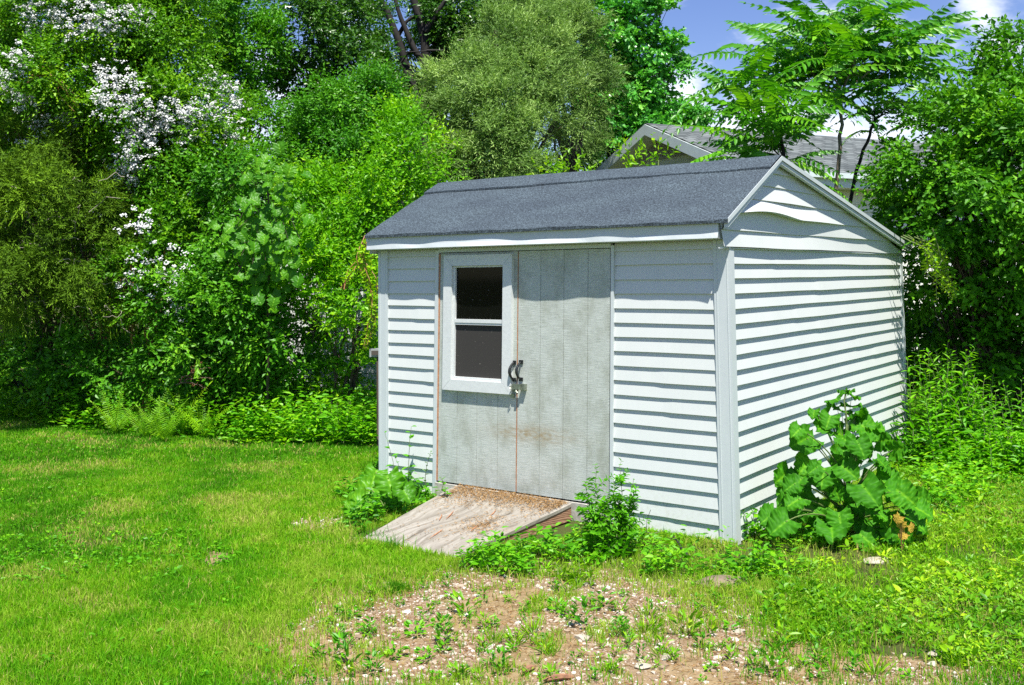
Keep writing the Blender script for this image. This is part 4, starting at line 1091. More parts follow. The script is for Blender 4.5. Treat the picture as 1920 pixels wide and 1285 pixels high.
tree('willow_tree', 'rounded grey green willow with fine leaves above the shed roof', 930, 16.5,
     [LB(890, 150, 16.6, 60, 45, .8), LB(965, 110, 17.2, 55, 45, .8), LB(1000, 165, 16.4, 45, 45, .7), LB(855, 225, 15.9, 45, 38, .6), LB(940, 205, 15.6, 60, 38, .7), LB(905, 262, 15.2, 60, 34, .7), LB(1045, 120, 17.2, 38, 45, .6), LB(1050, 205, 16.6, 36, 45, .6), LB(985, 255, 15.6, 45, 34, .6), LB(870, 315, 15.2, 55, 28, .6), LB(960, 312, 15.2, 60, 26, .6), LB(832, 175, 16.6, 26, 34, .5), LB(1010, 75, 17.6, 40, 34, .6), LB(930, 60, 17.8, 36, 28, .5)],
     'willow', 'bark', .16, dens=2300, k=12, L=.095, W=.021, ln=.42, droop=.35, cl_area=.22, upd=.65, cbias=.5, sub=.42, fill=.1)
tree('willow_tree', 'grey green willow crown partly behind the first, reaching towards the poplar', 1080, 19,
     [LB(1070, 80, 19, 55, 60, .9), LB(1100, 165, 19, 45, 55, .8), LB(1030, 40, 19.3, 55, 50, .9), LB(1075, 265, 21.5, 40, 45, .7), LB(985, 40, 19.5, 60, 60, .9)],
     'willow', 'bark', .14, dens=2000, k=12, L=.10, W=.022, ln=.38, droop=.35, cl_area=.18, upd=.55, cbias=.38)
tree('young_tree', 'dense mid green young tree between the willow and the rose thicket', 670, 14,
     [LB(665, 215, 14, 70, 50, .9), LB(610, 250, 14.2, 50, 50, .8), LB(720, 200, 14.2, 50, 45, .7), LB(660, 300, 13.7, 75, 55, .9), LB(735, 275, 14, 50, 60, .7), LB(600, 330, 13.8, 50, 50, .8)],
     'midtree', 'darkbark', .09, dens=2000, L=.068, W=.036, cl_area=.16, cbias=.45)

# thicket on the left: rose, juniper, shrubs
def rose():
    b = base(200, 13.4)
    lobes = [LB(110, 40, 13.4, 110, 70, 1.0), LB(220, 60, 13.2, 90, 80, 1.0), LB(320, 110, 13.4, 80, 90, 1.0), LB(120, 160, 13.0, 110, 80, 1.0), LB(250, 200, 12.9, 90, 80, .9), LB(365, 215, 13.0, 70, 60, .8),
             LB(60, 250, 13.2, 90, 60, .9), LB(310, 290, 12.9, 80, 60, .8), LB(200, 320, 13.4, 45, 40, .6), LB(-80, 120, 13.6, 120, 130, 1.1), LB(400, 280, 12.9, 50, 50, .7), LB(190, -40, 13.4, 150, 60, 1.0), LB(330, 10, 13.6, 70, 60, .8)]
    T = thing('rose_bush', 'huge sprawling wild rose thicket covered in white blossom clusters', 'shrub', b)
    LV = Leaves(); st = MB(); crown(LV, lobes, 1750, 9, .064, .034, stems=st, stem_from=b+Z*.6, droop=.35, ln=.34, cl_area=.15, sub=.34, cbias=.47)
    LV.build('foliage', M['rose'], T); st.build('stem', M['stemr'], T, smooth=True)
    spots = [(55, 20), (85, 40), (120, 15), (65, 55), (95, 70), (115, 85), (60, 75), (160, 15), (175, 30), (190, 45), (205, 35), (230, 20), (250, 30), (270, 25), (215, 50), (235, 45), (195, 60), (180, 20), (110, 30), (80, 15), (30, 110), (20, 105), (40, 120), (10, 155), (5, 165), (50, 180), (45, 195),
             (190, 135), (200, 145), (225, 140), (240, 155), (185, 180), (195, 165), (250, 175), (190, 195), (215, 190), (70, 225), (90, 220), (130, 222), (125, 235), (75, 240),
             (230, 215), (245, 240), (260, 255), (275, 215), (265, 245), (285, 245), (290, 225), (300, 215), (310, 225), (330, 215), (345, 205), (355, 215), (365, 220), (380, 215), (395, 225), (350, 235), (320, 240), (345, 260), (365, 250), (300, 245), (275, 265), (250, 270), (245, 285), (420, 165), (400, 160), (385, 158), (430, 180), (435, 195), (440, 205), (425, 170), (430, 250), (440, 260), (410, 225), (395, 195), (330, 195), (310, 205), (90, 295), (120, 60), (140, 50), (105, 50),
             (230, 300), (245, 310), (240, 320), (225, 315), (235, 335), (250, 345), (215, 345), (240, 360), (185, 350), (165, 380), (100, 372), (160, 385), (155, 425), (185, 435), (225, 445)]
    B = Leaves()
    spots += [(x+rng.normal(0, 13), y+rng.normal(0, 11)) for x, y in spots if rng.random() < .75]
    for (x, y) in spots:
        near = None; r = FWD+RT*((x-IW/2)/F)+UP*((IH/2-y-SHIFT)/F); best = 99
        for lb in lobes:
            o = ((CAM-lb.c)@lb.B.T)/lb.r; dd = (r@lb.B.T)/lb.r
            A = dd@dd; Bq = o@dd; Cq = o@o-1.12; D = Bq*Bq-A*Cq
            if D > 0: best = min(best, (-Bq-math.sqrt(D))/A)
        if best > 90: best = 12.9
        c0 = at(x, y, best-.06); heads = c0+rng.normal(0, .075, (rng.integers(6, 11), 3)); k = len(heads)*11
        p = np.repeat(heads, 11, 0)+rng.normal(0, 1, (k, 3))*rng.uniform(.014, .026)*np.array([1, 1, .7]); n_ = nrm((p-np.repeat(heads, 11, 0))*14+SUN*.8-FWD*.3+rng.normal(0, .3, (k, 3)))
        for q in (0, 1.571):
            a = nrm(np.cross(n_, Z+.01)); bq = np.cross(n_, a); ax = a*math.cos(q)+bq*math.sin(q); sz = rng.uniform(.020, .032, k)
            B.add(p-ax*sz[:, None]*.5, ax, n_+.01*q, sz, sz*.75, rng.random(k))
    o = B.build('blossom', M['blossom'], T, wide=.5, fold=.08, curl=.0)
rose()

def juniper():
    b = base(95, 12.4)
    T = thing('juniper_bush', 'brownish green feathery juniper with drooping sprays below the rose', 'shrub', b)
    lobes = [LB(70, 300, 12.5, 75, 60, .8), LB(110, 380, 12.1, 95, 75, .9), LB(20, 430, 12.2, 90, 90, .9), LB(150, 470, 11.9, 80, 70, .8), LB(80, 530, 11.8, 90, 55, .8), LB(175, 550, 11.8, 60, 45, .6), LB(-60, 500, 12.2, 90, 80, .9), LB(190, 400, 12.2, 40, 50, .5)]
    LV = Leaves(); st = MB(); crown(LV, lobes, 2900, 14, .065, .015, stems=st, stem_from=b+Z*.4, droop=.30, ln=.26, cl_area=.17, spread=.6, upd=.2, up=.4, sub=.30, fill=.12)
    LV.build('foliage', M['juniper'], T); st.tube(*limb([b, b+Z*1.5, at(90, 380, 12.3)], .05, .02)); st.build('trunk', M['bark'], T, smooth=True)
    tw = MB()
    for _ in range(46):
        p = at(rng.uniform(0, 230), rng.uniform(330, 600), rng.uniform(11.1, 11.5)); d_ = RT*rng.normal(0, .18)+UP*rng.uniform(-.28, .12)+FWD*.25
        tw = MB(); tw.tube(curve(p+d_, p, .15, 6, wob=.05), np.linspace(.006, .0022, 6), 4); tw.build('dead_twig', M['twig'], T)
juniper()

plant('white_rose_spray', 'arching rose stems with white blossom in front of the shade below the juniper', 'shrub', base(270, 12.0),
      [LB(245, 505, 11.9, 40, 40, .35), LB(310, 480, 11.9, 45, 60, .4), LB(290, 560, 11.8, 50, 40, .35), LB(330, 420, 12, 40, 50, .35)], 'rose', 'stemr', dens=2100, L=.05, W=.027, k=9, ln=.25, droop=.3, cl_area=.12)
def sprayflowers():
    T = [o for o in bpy.data.objects if o.name.startswith('white_rose_spray')][0]; B = Leaves()
    for (x, y) in [(240, 495), (250, 510), (235, 520), (262, 500), (265, 530), (255, 485), (300, 500), (320, 515), (335, 505), (345, 500), (310, 530), (330, 525), (345, 525), (305, 555), (325, 550), (340, 555), (270, 415), (265, 405), (240, 410), (260, 425), (322, 580), (345, 580), (340, 590), (300, 520), (230, 530), (275, 480), (350, 612), (285, 465), (240, 550), (325, 485)]:
        c0 = at(x, y, 11.45); heads = c0+rng.normal(0, .075, (rng.integers(2, 5), 3)); k = len(heads)*11
        p = np.repeat(heads, 11, 0)+rng.normal(0, 1, (k, 3))*rng.uniform(.014, .026)*np.array([1, 1, .7]); n_ = nrm(SUN*.8-FWD*.5+rng.normal(0, .3, (k, 3)))
        for q in (0, 1.571):
            a = nrm(np.cross(n_, Z+.01)); bq = np.cross(n_, a); ax = a*math.cos(q)+bq*math.sin(q); sz = rng.uniform(.020, .032, k)
            B.add(p-ax*sz[:, None]*.5, ax, n_, sz, sz*.75, rng.random(k))
    B.build('blossom', M['blossom'], T, wide=.5, fold=.08, curl=0)
sprayflowers()

plant('leafy_shrub', 'dark green leafy shrub standing between the juniper shade and the grape vine', 'shrub', base(400, 11.9),
      [LB(420, 450, 12.1, 75, 70, .7), LB(360, 560, 11.8, 70, 60, .6), LB(440, 560, 11.7, 80, 70, .7), LB(400, 650, 11.6, 80, 60, .6), LB(330, 660, 11.7, 60, 60, .5), LB(310, 700, 12.0, 55, 35, .4), LB(430, 690, 12.0, 55, 45, .4), LB(380, 370, 12.5, 70, 60, .7), LB(450, 340, 12.5, 60, 60, .7)],
      'honey', 'bark', dens=2000, L=.055, W=.030, ln=.28, cl_area=.12)
plant('leafy_shrub', 'shaded sparse shrub under the drooping juniper sprays', 'shrub', base(120, 12.5),
      [LB(150, 690, 12.2, 70, 40, .5), LB(70, 680, 12.3, 70, 50, .5), LB(20, 720, 12.2, 60, 40, .4), LB(210, 700, 11.9, 60, 45, .5), LB(180, 620, 12.2, 60, 40, .5), LB(-40, 680, 12.8, 80, 60, .7)],
      'honey', 'darkbark', dens=1200, L=.06, W=.034, ln=.3)
plant('leafy_shrub', 'bright green upright shrub just beside the shed eave', 'shrub', base(640, 11.6),
      [LB(560, 520, 11.6, 70, 70, .6), LB(640, 470, 11.8, 70, 80, .6), LB(680, 390, 12.0, 60, 70, .6), LB(680, 570, 11.3, 45, 60, .4), LB(672, 690, 11.6, 35, 50, .3), LB(760, 330, 12.6, 55, 70, .6), LB(620, 390, 12.2, 60, 60, .6), LB(770, 250, 12.8, 35, 40, .4), LB(720, 440, 12.2, 50, 60, .5)],
      'bright', 'bark', dens=2000, L=.058, W=.028, ln=.34, cl_area=.12, upd=.7, cbias=.5)
plant('leafy_shrub', 'drooping dense shrub with glossy leaves below the grape vine', 'shrub', base(500, 11.9),
      [LB(490, 560, 11.5, 65, 45, .45), LB(530, 640, 11.6, 70, 50, .5), LB(580, 700, 11.9, 60, 40, .4), LB(490, 700, 11.9, 55, 40, .4), LB(585, 640, 11.9, 30, 30, .3)],
      'honey', 'bark', dens=1900, L=.062, W=.030, ln=.28, droop=.5, upd=.0, cl_area=.12)
def upshoots():
    T = thing('tall_shoots', 'pale leafy shoots poking above the shrubs beside the shed roof', 'shrub', base(740, 12.2))
    LV = Leaves(); m = MB()
    for (x, y, x0, y0, d) in ((652, 325, 655, 400, 12.0), (760, 205, 750, 300, 12.6), (790, 240, 770, 320, 12.6), (700, 330, 700, 420, 11.8), (745, 300, 735, 380, 12.2), (775, 300, 765, 380, 12.3), (610, 400, 615, 470, 11.6), (630, 370, 640, 460, 11.7), (720, 350, 715, 430, 11.9)):
        P = curve(at(x0, y0, d), at(x, y, d), .05, 12); m.tube(P, np.linspace(.008, .002, 12), 5); stem_leaves(LV, P, 18, .075, .030, .6)
    LV.build('foliage', M['bright'], T, six=True); m.build('stem', M['stemg'], T)
def stem_leaves(LV, P, n, L, W, c, el=.5, pair=False, t0=.1):
    t = np.linspace(t0, 1, n); idx = t*(len(P)-1); P = np.asarray(P)
    p = np.stack([np.interp(idx, np.arange(len(P)), P[:, i]) for i in range(3)], 1); tan = nrm(np.gradient(p, axis=0))
    th = np.arange(n)*(2.4 if not pair else 1.57)+rng.uniform(0, 6)
    for s in ((0, math.pi) if pair else (0,)):
        side = np.stack([np.cos(th+s), np.sin(th+s), 0*th], 1); side = nrm(side-tan*(side*tan).sum(1, keepdims=True))
        sc = rng.uniform(.75, 1.15, n)*(1.1-.55*t**2)
        LV.add(p, side+tan*el+rng.normal(0, .12, (n, 3)), tan+Z*.4+SUN*.5+rng.normal(0, .2, (n, 3)), L*sc, W*sc, c+.15*t+rng.normal(0, .1, n))
upshoots()

# ------------------------------------------------------------------ large heart shaped leaves (grape vine, burdock, dock)
def big_leaf(seed, lobes_=0, ruffle=.05):
    r = np.random.default_rng(seed); nu, nv = 31, 15
    u = np.linspace(0, 1, nu); s = np.linspace(-1, 1, nv)
    wid = .62*np.sin(np.pi*np.clip(u*.80+.20, 0, 1))**.58*(1+.0*u); wid[-1] = .02
    U, S = np.meshgrid(u, s, indexing='ij')
    Wd = wid[:, None]*np.ones_like(S)
    if lobes_: Wd = Wd*(1+.16*np.cos(U*math.pi*5))
    ph = r.uniform(0, 6)
    X = U-.16*(np.abs(S)**1.3)*np.exp(-((U)/.25)**2)*1.6; Y = S*Wd*(1+.045*np.sin(U*27+ph)*np.abs(S)+.04*np.sin(U*58+ph*3)*np.abs(S))
    Zt = -.28*U**2+.10*np.abs(S)*Wd*2+ruffle*np.abs(S)**2*(.7*np.sin(U*17+ph+S*2)+.5*np.sin(U*39+ph*2-S*2))+.02*np.cos(U*22+np.abs(S)*9)*(1-np.abs(S))-.06*np.cos(S*math.pi*3)*(1-U)*.3
    V = np.stack([X, Y, Zt], -1).reshape(-1, 3)
    i = np.arange(nu-1)[:, None]*nv; j = np.arange(nv-1)[None]
    q = np.stack([i+j, i+j+nv, i+j+nv+1, i+j+1], -1).reshape(-1, 4)
    lv = (.36+.55*np.exp(-(S/.07)**2)+.30*np.clip(np.cos(U*26-np.abs(S)*16), .2, 1)**3+r.normal(0, .06, S.shape)).ravel()
    return V, [q], lv
BIG = [big_leaf(i, 0, .15) for i in range(5)]; GRP = [big_leaf(10+i, 1, .04) for i in range(4)]

def grape():
    b = base(500, 11.5); T = thing('grape_vine', 'grape vine with large pale leaves climbing a narrow column beside the shrubs', 'vine', b)
    I = Inst(); m = MB()
    P = np.array([b]+[at(x, y, 11.15) for x, y in ((505, 640), (500, 540), (512, 460), (505, 400), (500, 330), (495, 290))]); m.tube(*limb(P, .02, .006, 24))
    for (x0, y0, x1, y1, n, dd) in ((495, 285, 515, 470, 46, .25), (440, 340, 480, 420, 12, .2), (540, 300, 560, 470, 16, .2), (425, 430, 500, 520, 30, .2), (500, 440, 560, 520, 24, .25), (470, 500, 530, 560, 14, .2)):
        for k in range(n):
            t = rng.random(); c = at(x0+(x1-x0)*t+rng.normal(0, 16), y0+(y1-y0)*t+rng.normal(0, 16), 11.0-rng.uniform(-.15, dd))
            d_ = RT*rng.normal(0, .6)-Z*rng.uniform(.25, 1.0)-FWD*.35; up_ = SUN*.8-FWD*.6+rng.normal(0, .35, 3)
            I.add(GRP[rng.integers(4)], c, d_, up_, rng.uniform(.07, .125), rng.normal(-.05, .16))
            m.tube([c, c*.6+P[rng.integers(2, 6)]*.4+Z*.05], .0025, 4) if k % 3 == 0 else None
    I.build('foliage', M['grape'], T); m.build('stem', M['bark'], T)
grape()

def hang_vine(name, label, pts, d, n_leaf, L, mat='vine', stem='stemr', jit=14, cat='vine', k=3):
    b = base(pts[0][0], d+.3); T = thing(name, label, cat, b); LV = Leaves(); m = MB()
    for s in range(k):
        P = np.array([at(x+rng.normal(0, jit), y+rng.normal(0, jit*.5), d+rng.normal(0, .05)) for x, y in pts]); C, _, _ = limb(P, 1, 1, 26, .02)
        m.tube(C, np.linspace(.006, .002, 26), 5); stem_leaves(LV, C, n_leaf, L, L*.42, .55, el=.3)
        
    LV.build('foliage', M[mat], T, six=True); m.build('stem', M[stem], T); return T
hang_vine('bittersweet_vine', 'yellowish vine hanging down beside the shed corner post', [(690, 440), (680, 480), (694, 540), (696, 600), (690, 650)], 10.2, 46, .075, k=5, jit=10)
hang_vine('bittersweet_vine', 'arching reddish vine shoot reaching out towards the shed eave', [(640, 540), (660, 505), (690, 478), (702, 455)], 10.4, 30, .06, k=4, jit=7)
hang_vine('bittersweet_vine', 'yellow trailing vine spilling past the far gable end', [(1712, 440), (1740, 480), (1770, 520), (1785, 555)], 9.05, 40, .05, stem='stemg', k=9, jit=17)
hang_vine('bittersweet_vine', 'yellow flowering vine strand draped over the rose thicket', [(60, 150), (75, 130), (100, 135), (120, 180), (140, 200)], 12.0, 40, .06, k=5, jit=12)

# ferns at the edge of the lawn
def fern(px, py, d, n, s, label):
    b = base(px, d); b[2] = gz(b[0], b[1]); T = thing('fern', label, 'fern', b, 'ferns along the lawn edge'); I = Inst()
    for i in range(n):
        th = i*2.4+rng.uniform(0, .5); dd = np.array([math.cos(th)*.7, math.sin(th)*.7, rng.uniform(.7, 1.5)])
        I.add(FERN[rng.integers(3)], b+Z*.03, dd, Z*1.0-FWD*.6+rng.normal(0, .35, 3), 1.0*s*rng.uniform(.6, 1.1), rng.normal(-.1, .14))
    I.build('fronds', M['fern'], T)
fern(222, 795, 11.15, 9, 1.0, 'bright fern nearest the juniper side of the row of ferns')
fern(275, 798, 10.95, 9, .95, 'bright fern second in the row counting from the juniper')
fern(345, 805, 11.05, 10, 1.2, 'tallest bright fern, below the dead red branch')
fern(310, 818, 10.65, 9, .8, 'low fern at the very edge of the grass between taller ferns')
fern(385, 812, 10.9, 9, 1.0, 'bright fern at the shed end of the row of ferns')

def dead_branch():
    T = thing('dead_branch', 'dead branch with rust red needles hanging in the shrubs above the ferns', 'branch', at(365, 700, 11.0)); m = MB(); LV = Leaves()
    for (x0, y0, x1, y1) in ((330, 722, 395, 690), (345, 715, 400, 712), (350, 712, 378, 680), (340, 718, 390, 730)):
        C = curve(at(x0, y0, 10.98), at(x1, y1, 10.95), .1, 10, wob=.02); m.tube(C, np.linspace(.008, .002, 10), 5); stem_leaves(LV, C, 40, .05, .007, .5)
    LV.build('needles', M['deadred'], T); m.build('stem', M['bark'], T)
dead_branch()

# tall weeds: upright stems with lance leaves
def stem_clump(name, label, cat, spots, L, W, mat, n=26, pair=False, r=.0045, el=.45, group=None, c=.45, side=0.0):
    x0, y0, d0 = spots[0][0], spots[0][1], spots[0][4]
    b = base(x0, d0); b[2] = gz(b[0], b[1]); T = thing(name, label, cat, b, group); LV = Leaves(); m = MB()
    for (x, y, xt, yt, d) in spots:
        p = base(x, d); p[2] = gz(p[0], p[1])-.005
        C = curve(p, at(xt, yt, d+rng.normal(0, .04)), 0, 12, wob=.012); m.tube(C, np.linspace(r, r*.35, 12), 5)
        stem_leaves(LV, C, n, L, W, c, el, pair, t0=.12)
        if side:
            for q in range(4):
                k = rng.integers(4, 11); e = C[k]+nrm(rng.normal(0, 1, 3)+Z*.8)*side*rng.uniform(.5, 1.1); S_ = curve(C[k], e, .08, 6); m.tube(S_, np.linspace(r*.5, r*.2, 6), 4); stem_leaves(LV, S_, 8, L*.85, W*.85, c+.05, el, pair)
    LV.build('foliage', M[mat], T, six=True); m.build('stem', M['stemg'], T); return T
gs = [(1700+i*9+rng.normal(0, 5), 0, 1712+i*8.5+rng.normal(0, 10), 645+rng.uniform(-15, 50)+abs(i-5)*5, 9.3+rng.normal(0, .2)) for i in range(16)]
gs += [(1700+rng.uniform(0, 140), 0, 1712+rng.uniform(0, 135), 668+rng.uniform(-20, 90), 9.2+rng.normal(0, .25)) for i in range(46)]
stem_clump('goldenrod_clump', 'dense clump of tall leafy goldenrod by the rear corner of the shed', 'plant', gs, .13, .034, 'weed', 30, c=.5)
gs = [(1825+i*4.5+rng.normal(0, 8), 0, 1830+i*4.5+rng.normal(0, 12), 725+rng.uniform(-15, 40), 9.0+rng.normal(0, .2)) for i in range(30)]
stem_clump('goldenrod_clump', 'shorter leafy goldenrod clump under the dark shrub', 'plant', gs, .10, .030, 'weed', 20, c=.4)
gs = [(560+i*9+rng.normal(0, 5), 0, 556+i*10+rng.normal(0, 9), 762+rng.uniform(-14, 30), 10.5+rng.normal(0, .15)) for i in range(14)]
stem_clump('mugwort_clump', 'clump of mid green mugwort at the lawn edge nearest the shed', 'plant', gs, .11, .034, 'weed', 20, c=.35)
gs = [(1780+i*16+rng.normal(0, 5), 0, 1776+i*17+rng.normal(0, 10), 800+rng.uniform(-10, 45), 8.4+rng.normal(0, .2)) for i in range(10)]
stem_clump('nettle_clump', 'low leafy nettles between the burdock and the goldenrod', 'plant', gs, .085, .040, 'weed', 14, True, c=.55)
# privet sapling by the door
stem_clump('privet_sapling', 'small leafy privet sapling growing beside the ramp against the door jamb', 'shrub',
           [(1120, 0, 1116, 872, 6.28), (1150, 0, 1165, 865, 6.3), (1135, 0, 1140, 925, 6.2), (1165, 0, 1188, 900, 6.3), (1110, 0, 1098, 905, 6.25), (1150, 0, 1150, 900, 6.2), (1130, 0, 1125, 950, 6.15), (1170, 0, 1180, 945, 6.2), (1110, 0, 1095, 955, 6.2), (1145, 0, 1170, 965, 6.12), (1120, 0, 1108, 930, 6.3), (1160, 0, 1158, 930, 6.28), (1140, 0, 1130, 970, 6.1), (1155, 0, 1185, 985, 6.1), (1125, 0, 1105, 985, 6.12)],
           .052, .028, 'weed', 17, True, r=.0035, c=.30, side=.15)
stem_clump('leafy_weed', 'bright bushy weed on the gravel in front of the ramp side', 'plant',
           [(1045+i*6, 0, 1030+i*8+rng.normal(0, 4), 1052+rng.uniform(-6, 22), 5.72+rng.normal(0, .08)) for i in range(10)], .065, .020, 'weedy', 12, c=.4)
stem_clump('leafy_weed', 'low weed with upright leaves at the low end of the ramp', 'plant',
           [(870+i*9, 0, 868+i*9+rng.normal(0, 6), 1026+rng.uniform(-8, 26), 5.98+rng.normal(0, .08)) for i in range(13)], .065, .024, 'weed', 9, c=.5)
# climbing bindweed on the pale panel and on the corner post
def bindweed(name, label, strands, d, L, mat='weed', n=8):
    b = base(strands[0][0][0], d); T = thing(name, label, 'vine', b); m = MB(); LV = Leaves()
    for s in strands:
        C, _, _ = limb([at(x, y, d) for x, y in s], 1, 1, 16, .02); m.tube(C, np.linspace(.003, .0012, 16), 4)
        stem_leaves(LV, C, n, L, L*.55, .35, .35)
    LV.build('foliage', M[mat], T, six=True); m.build('stem', M['stemg'], T)
bindweed('bindweed', 'thin bindweed climbing the white boards between door and far corner post', [[(745, 930), (742, 890), (733, 850), (722, 812)], [(765, 925), (766, 880), (768, 830), (771, 800)], [(752, 930), (755, 890), (742, 860)], [(765, 920), (768, 885)]], 7.82, .085)
bindweed('bindweed', 'dry thin bindweed strand beside the door casing', [[(798, 930), (797, 890), (803, 862), (808, 848)]], 7.62, .04, 'darktree', 16)
bindweed('bindweed', 'short dark vine twig rooted at the door sill', [[(828, 920), (832, 905), (826, 896)], [(834, 928), (836, 915)]], 7.35, .055, 'weed', 5)
bindweed('bindweed', 'twisting bindweed climbing the corner post nearest the burdock', [[(1400, 1005), (1388, 960), (1378, 940), (1362, 922)], [(1412, 1010), (1400, 975), (1392, 955)], [(1420, 1005), (1412, 985)]], 6.45, .06, 'weed', 9)

def burdock():
    d = 6.5; b = gnd(1590, 1010); T = thing('burdock_plant', 'large burdock with broad ruffled leaves against the shed side wall', 'plant', b)
    I = Inst(); m = MB(); top = at(1586, 735, 6.62)
    S_ = curve(b, top, .0, 14, wob=.006); m.tube(S_, np.linspace(.016, .004, 14), 7)
    lst = [(1628, 935, 120, 0), (1682, 922, 95, 0), (1475, 955, 95, 0), (1488, 915, 75, 0), (1452, 992, 75, 0), (1573, 862, 78, 0), (1496, 832, 70, 0), (1505, 880, 62, 0), (1541, 905, 70, 0), (1640, 1013, 85, 0), (1735, 985, 100, 0), (1712, 940, 70, 0),
           (1640, 815, 65, 0), (1551, 797, 50, 0), (1620, 850, 60, 0), (1661, 977, 60, 0), (1612, 972, 75, 0), (1463, 900, 60, 0), (1530, 1012, 100, 0), (1440, 970, 55, 0), (1594, 830, 48, 0), (1665, 880, 55, 0), (1580, 925, 70, 0), (1520, 955, 70, 0), (1700, 1010, 70, 0), (1560, 1000, 80, 0), (1600, 890, 60, 0),
           (1587, 733, 22, 1), (1600, 757, 26, 1), (1566, 745, 28, 1), (1616, 776, 30, 1), (1557, 779, 32, 1), (1626, 788, 26, 1), (1578, 812, 34, 1), (1668, 826, 26, 1), (1692, 842, 26, 1), (1602, 738, 22, 1), (1580, 765, 26, 1), (1540, 800, 30, 1), (1650, 800, 28, 1), (1600, 795, 32, 1)]
    lst += [(x+rng.normal(0, 16), y+rng.normal(0, 14), s*rng.uniform(.55, .85), 0) for (x, y, s, hi) in lst+lst[::3] if not hi]
    for (x, y, s, hi) in lst:
        rel = np.clip((x-1590)/130., -1, 1); dd = 6.5+rng.uniform(-.22, .10)-.18*(y > 930)-.05*hi*0
        if hi: dd = 6.58+rng.uniform(-.08, .05)
        c = at(x, y, dd); size = min(s, 98)*dd/F*(1.9 if hi else 1)
        out = nrm(RT*rel*1.3-FWD*rng.uniform(.4, 1.0)+RT*rng.normal(0, .25)-Z*rng.uniform(.15, .75)*(0 if hi else 1)+Z*.3*hi)
        nrmv = SUN*.75-FWD*.65+out*.2+RT*rel*.35+rng.normal(0, .42, 3)
        p0 = c-out*size*.5
        I.add(BIG[rng.integers(5)], p0, out, nrmv, size*.63, rng.normal(0, .10)+.1*hi)
        f = np.clip((p0[2]-.05)/top[2], .02, 1); s0 = S_[min(13, int(f*12*.6))]
        m.tube(curve(s0, p0+nrm(out)*size*.12, .10, 8), np.linspace(.006, .003, 8)*(1 if not hi else .5), 5)
    I.build('foliage', M['burdock'], T); m.build('stem', M['stemg'], T)
    y_ = thing('yellowed_weed', 'yellow wilting leaf sprig at the foot of the burdock', 'plant', gnd(1700, 1035)); J = Inst(); mm = MB()
    for (x, y) in ((1692, 978), (1705, 985), (1698, 1000), (1688, 968)):
        J.add(GRP[rng.integers(4)], at(x, y, 6.1), RT*rng.normal(0, .6)-Z*.5, SUN-FWD*.5, .048, 0)
        mm.tube(curve(gnd(1690, 1040), at(x, y, 6.1), .05, 6), .002, 4)
    J.build('foliage', M['yellowl'], y_); mm.build('stem', M['straw'], y_)
burdock()
def dock():
    b = gnd(725, 960); T = thing('burdock_plant', 'low young burdock with pale broad leaves beside the ramp and lawn', 'plant', b); I = Inst(); m = MB()
    for (x, y, s) in ((735, 918, 62), (692, 975, 72), (660, 955, 65), (765, 930, 50), (712, 945, 60), (750, 955, 45), (680, 930, 60), (790, 940, 38), (700, 900, 50), (740, 945, 50)):
        dd = 7.35+rng.uniform(-.3, .2); c = at(x, y, dd); size = s*dd/F; out = nrm(RT*(x-725)/60.-FWD*.8-Z*.4+rng.normal(0, .2, 3)); p0 = c-out*size*.5
        I.add(BIG[rng.integers(5)], p0, out, SUN*.8-FWD*.6+rng.normal(0, .2, 3), size*.72, -.05+rng.normal(0, .1)); m.tube(curve(b, p0+out*size*.1, .1, 7), .004, 5)
    I.build('foliage', M['grape'], T); m.build('stem', M['stemg'], T)
dock()

# broad shrub at the far side
plant('broad_shrub', 'tall broad leaved shrub filling the side beyond the shed gable', 'shrub', base(1850, 10.0),
      [LB(1860, 190, 10.2, 70, 75, .7), LB(1930, 130, 10.2, 60, 70, .6), LB(1790, 260, 10.0, 80, 75, .7), LB(1880, 300, 9.7, 90, 80, .8), LB(1730, 340, 9.8, 65, 70, .6), LB(1800, 380, 9.5, 85, 75, .7), LB(1900, 430, 9.5, 80, 80, .7), LB(1740, 440, 9.9, 60, 60, .5), LB(1700, 400, 10.1, 40, 50, .4), LB(1990, 300, 9.9, 90, 130, .8), LB(1840, 500, 9.8, 80, 60, .6), LB(1930, 560, 9.8, 60, 80, .6), LB(1900, 670, 9.7, 60, 60, .5), LB(1980, 620, 9.7, 70, 100, .6), LB(1720, 520, 10.2, 30, 60, .4), LB(1840, 620, 10.3, 60, 70, .5), LB(1760, 590, 10.6, 60, 60, .5), LB(1740, 680, 11.2, 60, 60, .5), LB(1850, 700, 11.0, 70, 50, .5), LB(1725, 640, 11.4, 40, 70, .4), LB(1950, 720, 10.6, 70, 50, .5)],
      'lilac', 'bark', dens=1800, L=.058, W=.038, ln=.28, cl_area=.13, droop=.25, cbias=.45)
plant('low_shrub', 'pale shoots standing behind the shed ridge before the neighbour gable', 'shrub', base(1180, 10.6),
      [LB(1180, 315, 10.4, 22, 22, .15), LB(1235, 305, 10.4, 18, 22, .15), LB(1080, 325, 10.8, 12, 8, .12), LB(1035, 330, 10.8, 16, 7, .12)], 'vine', 'stemg', dens=900, L=.06, W=.028, ln=.25, upd=1.2, cl_area=.06)

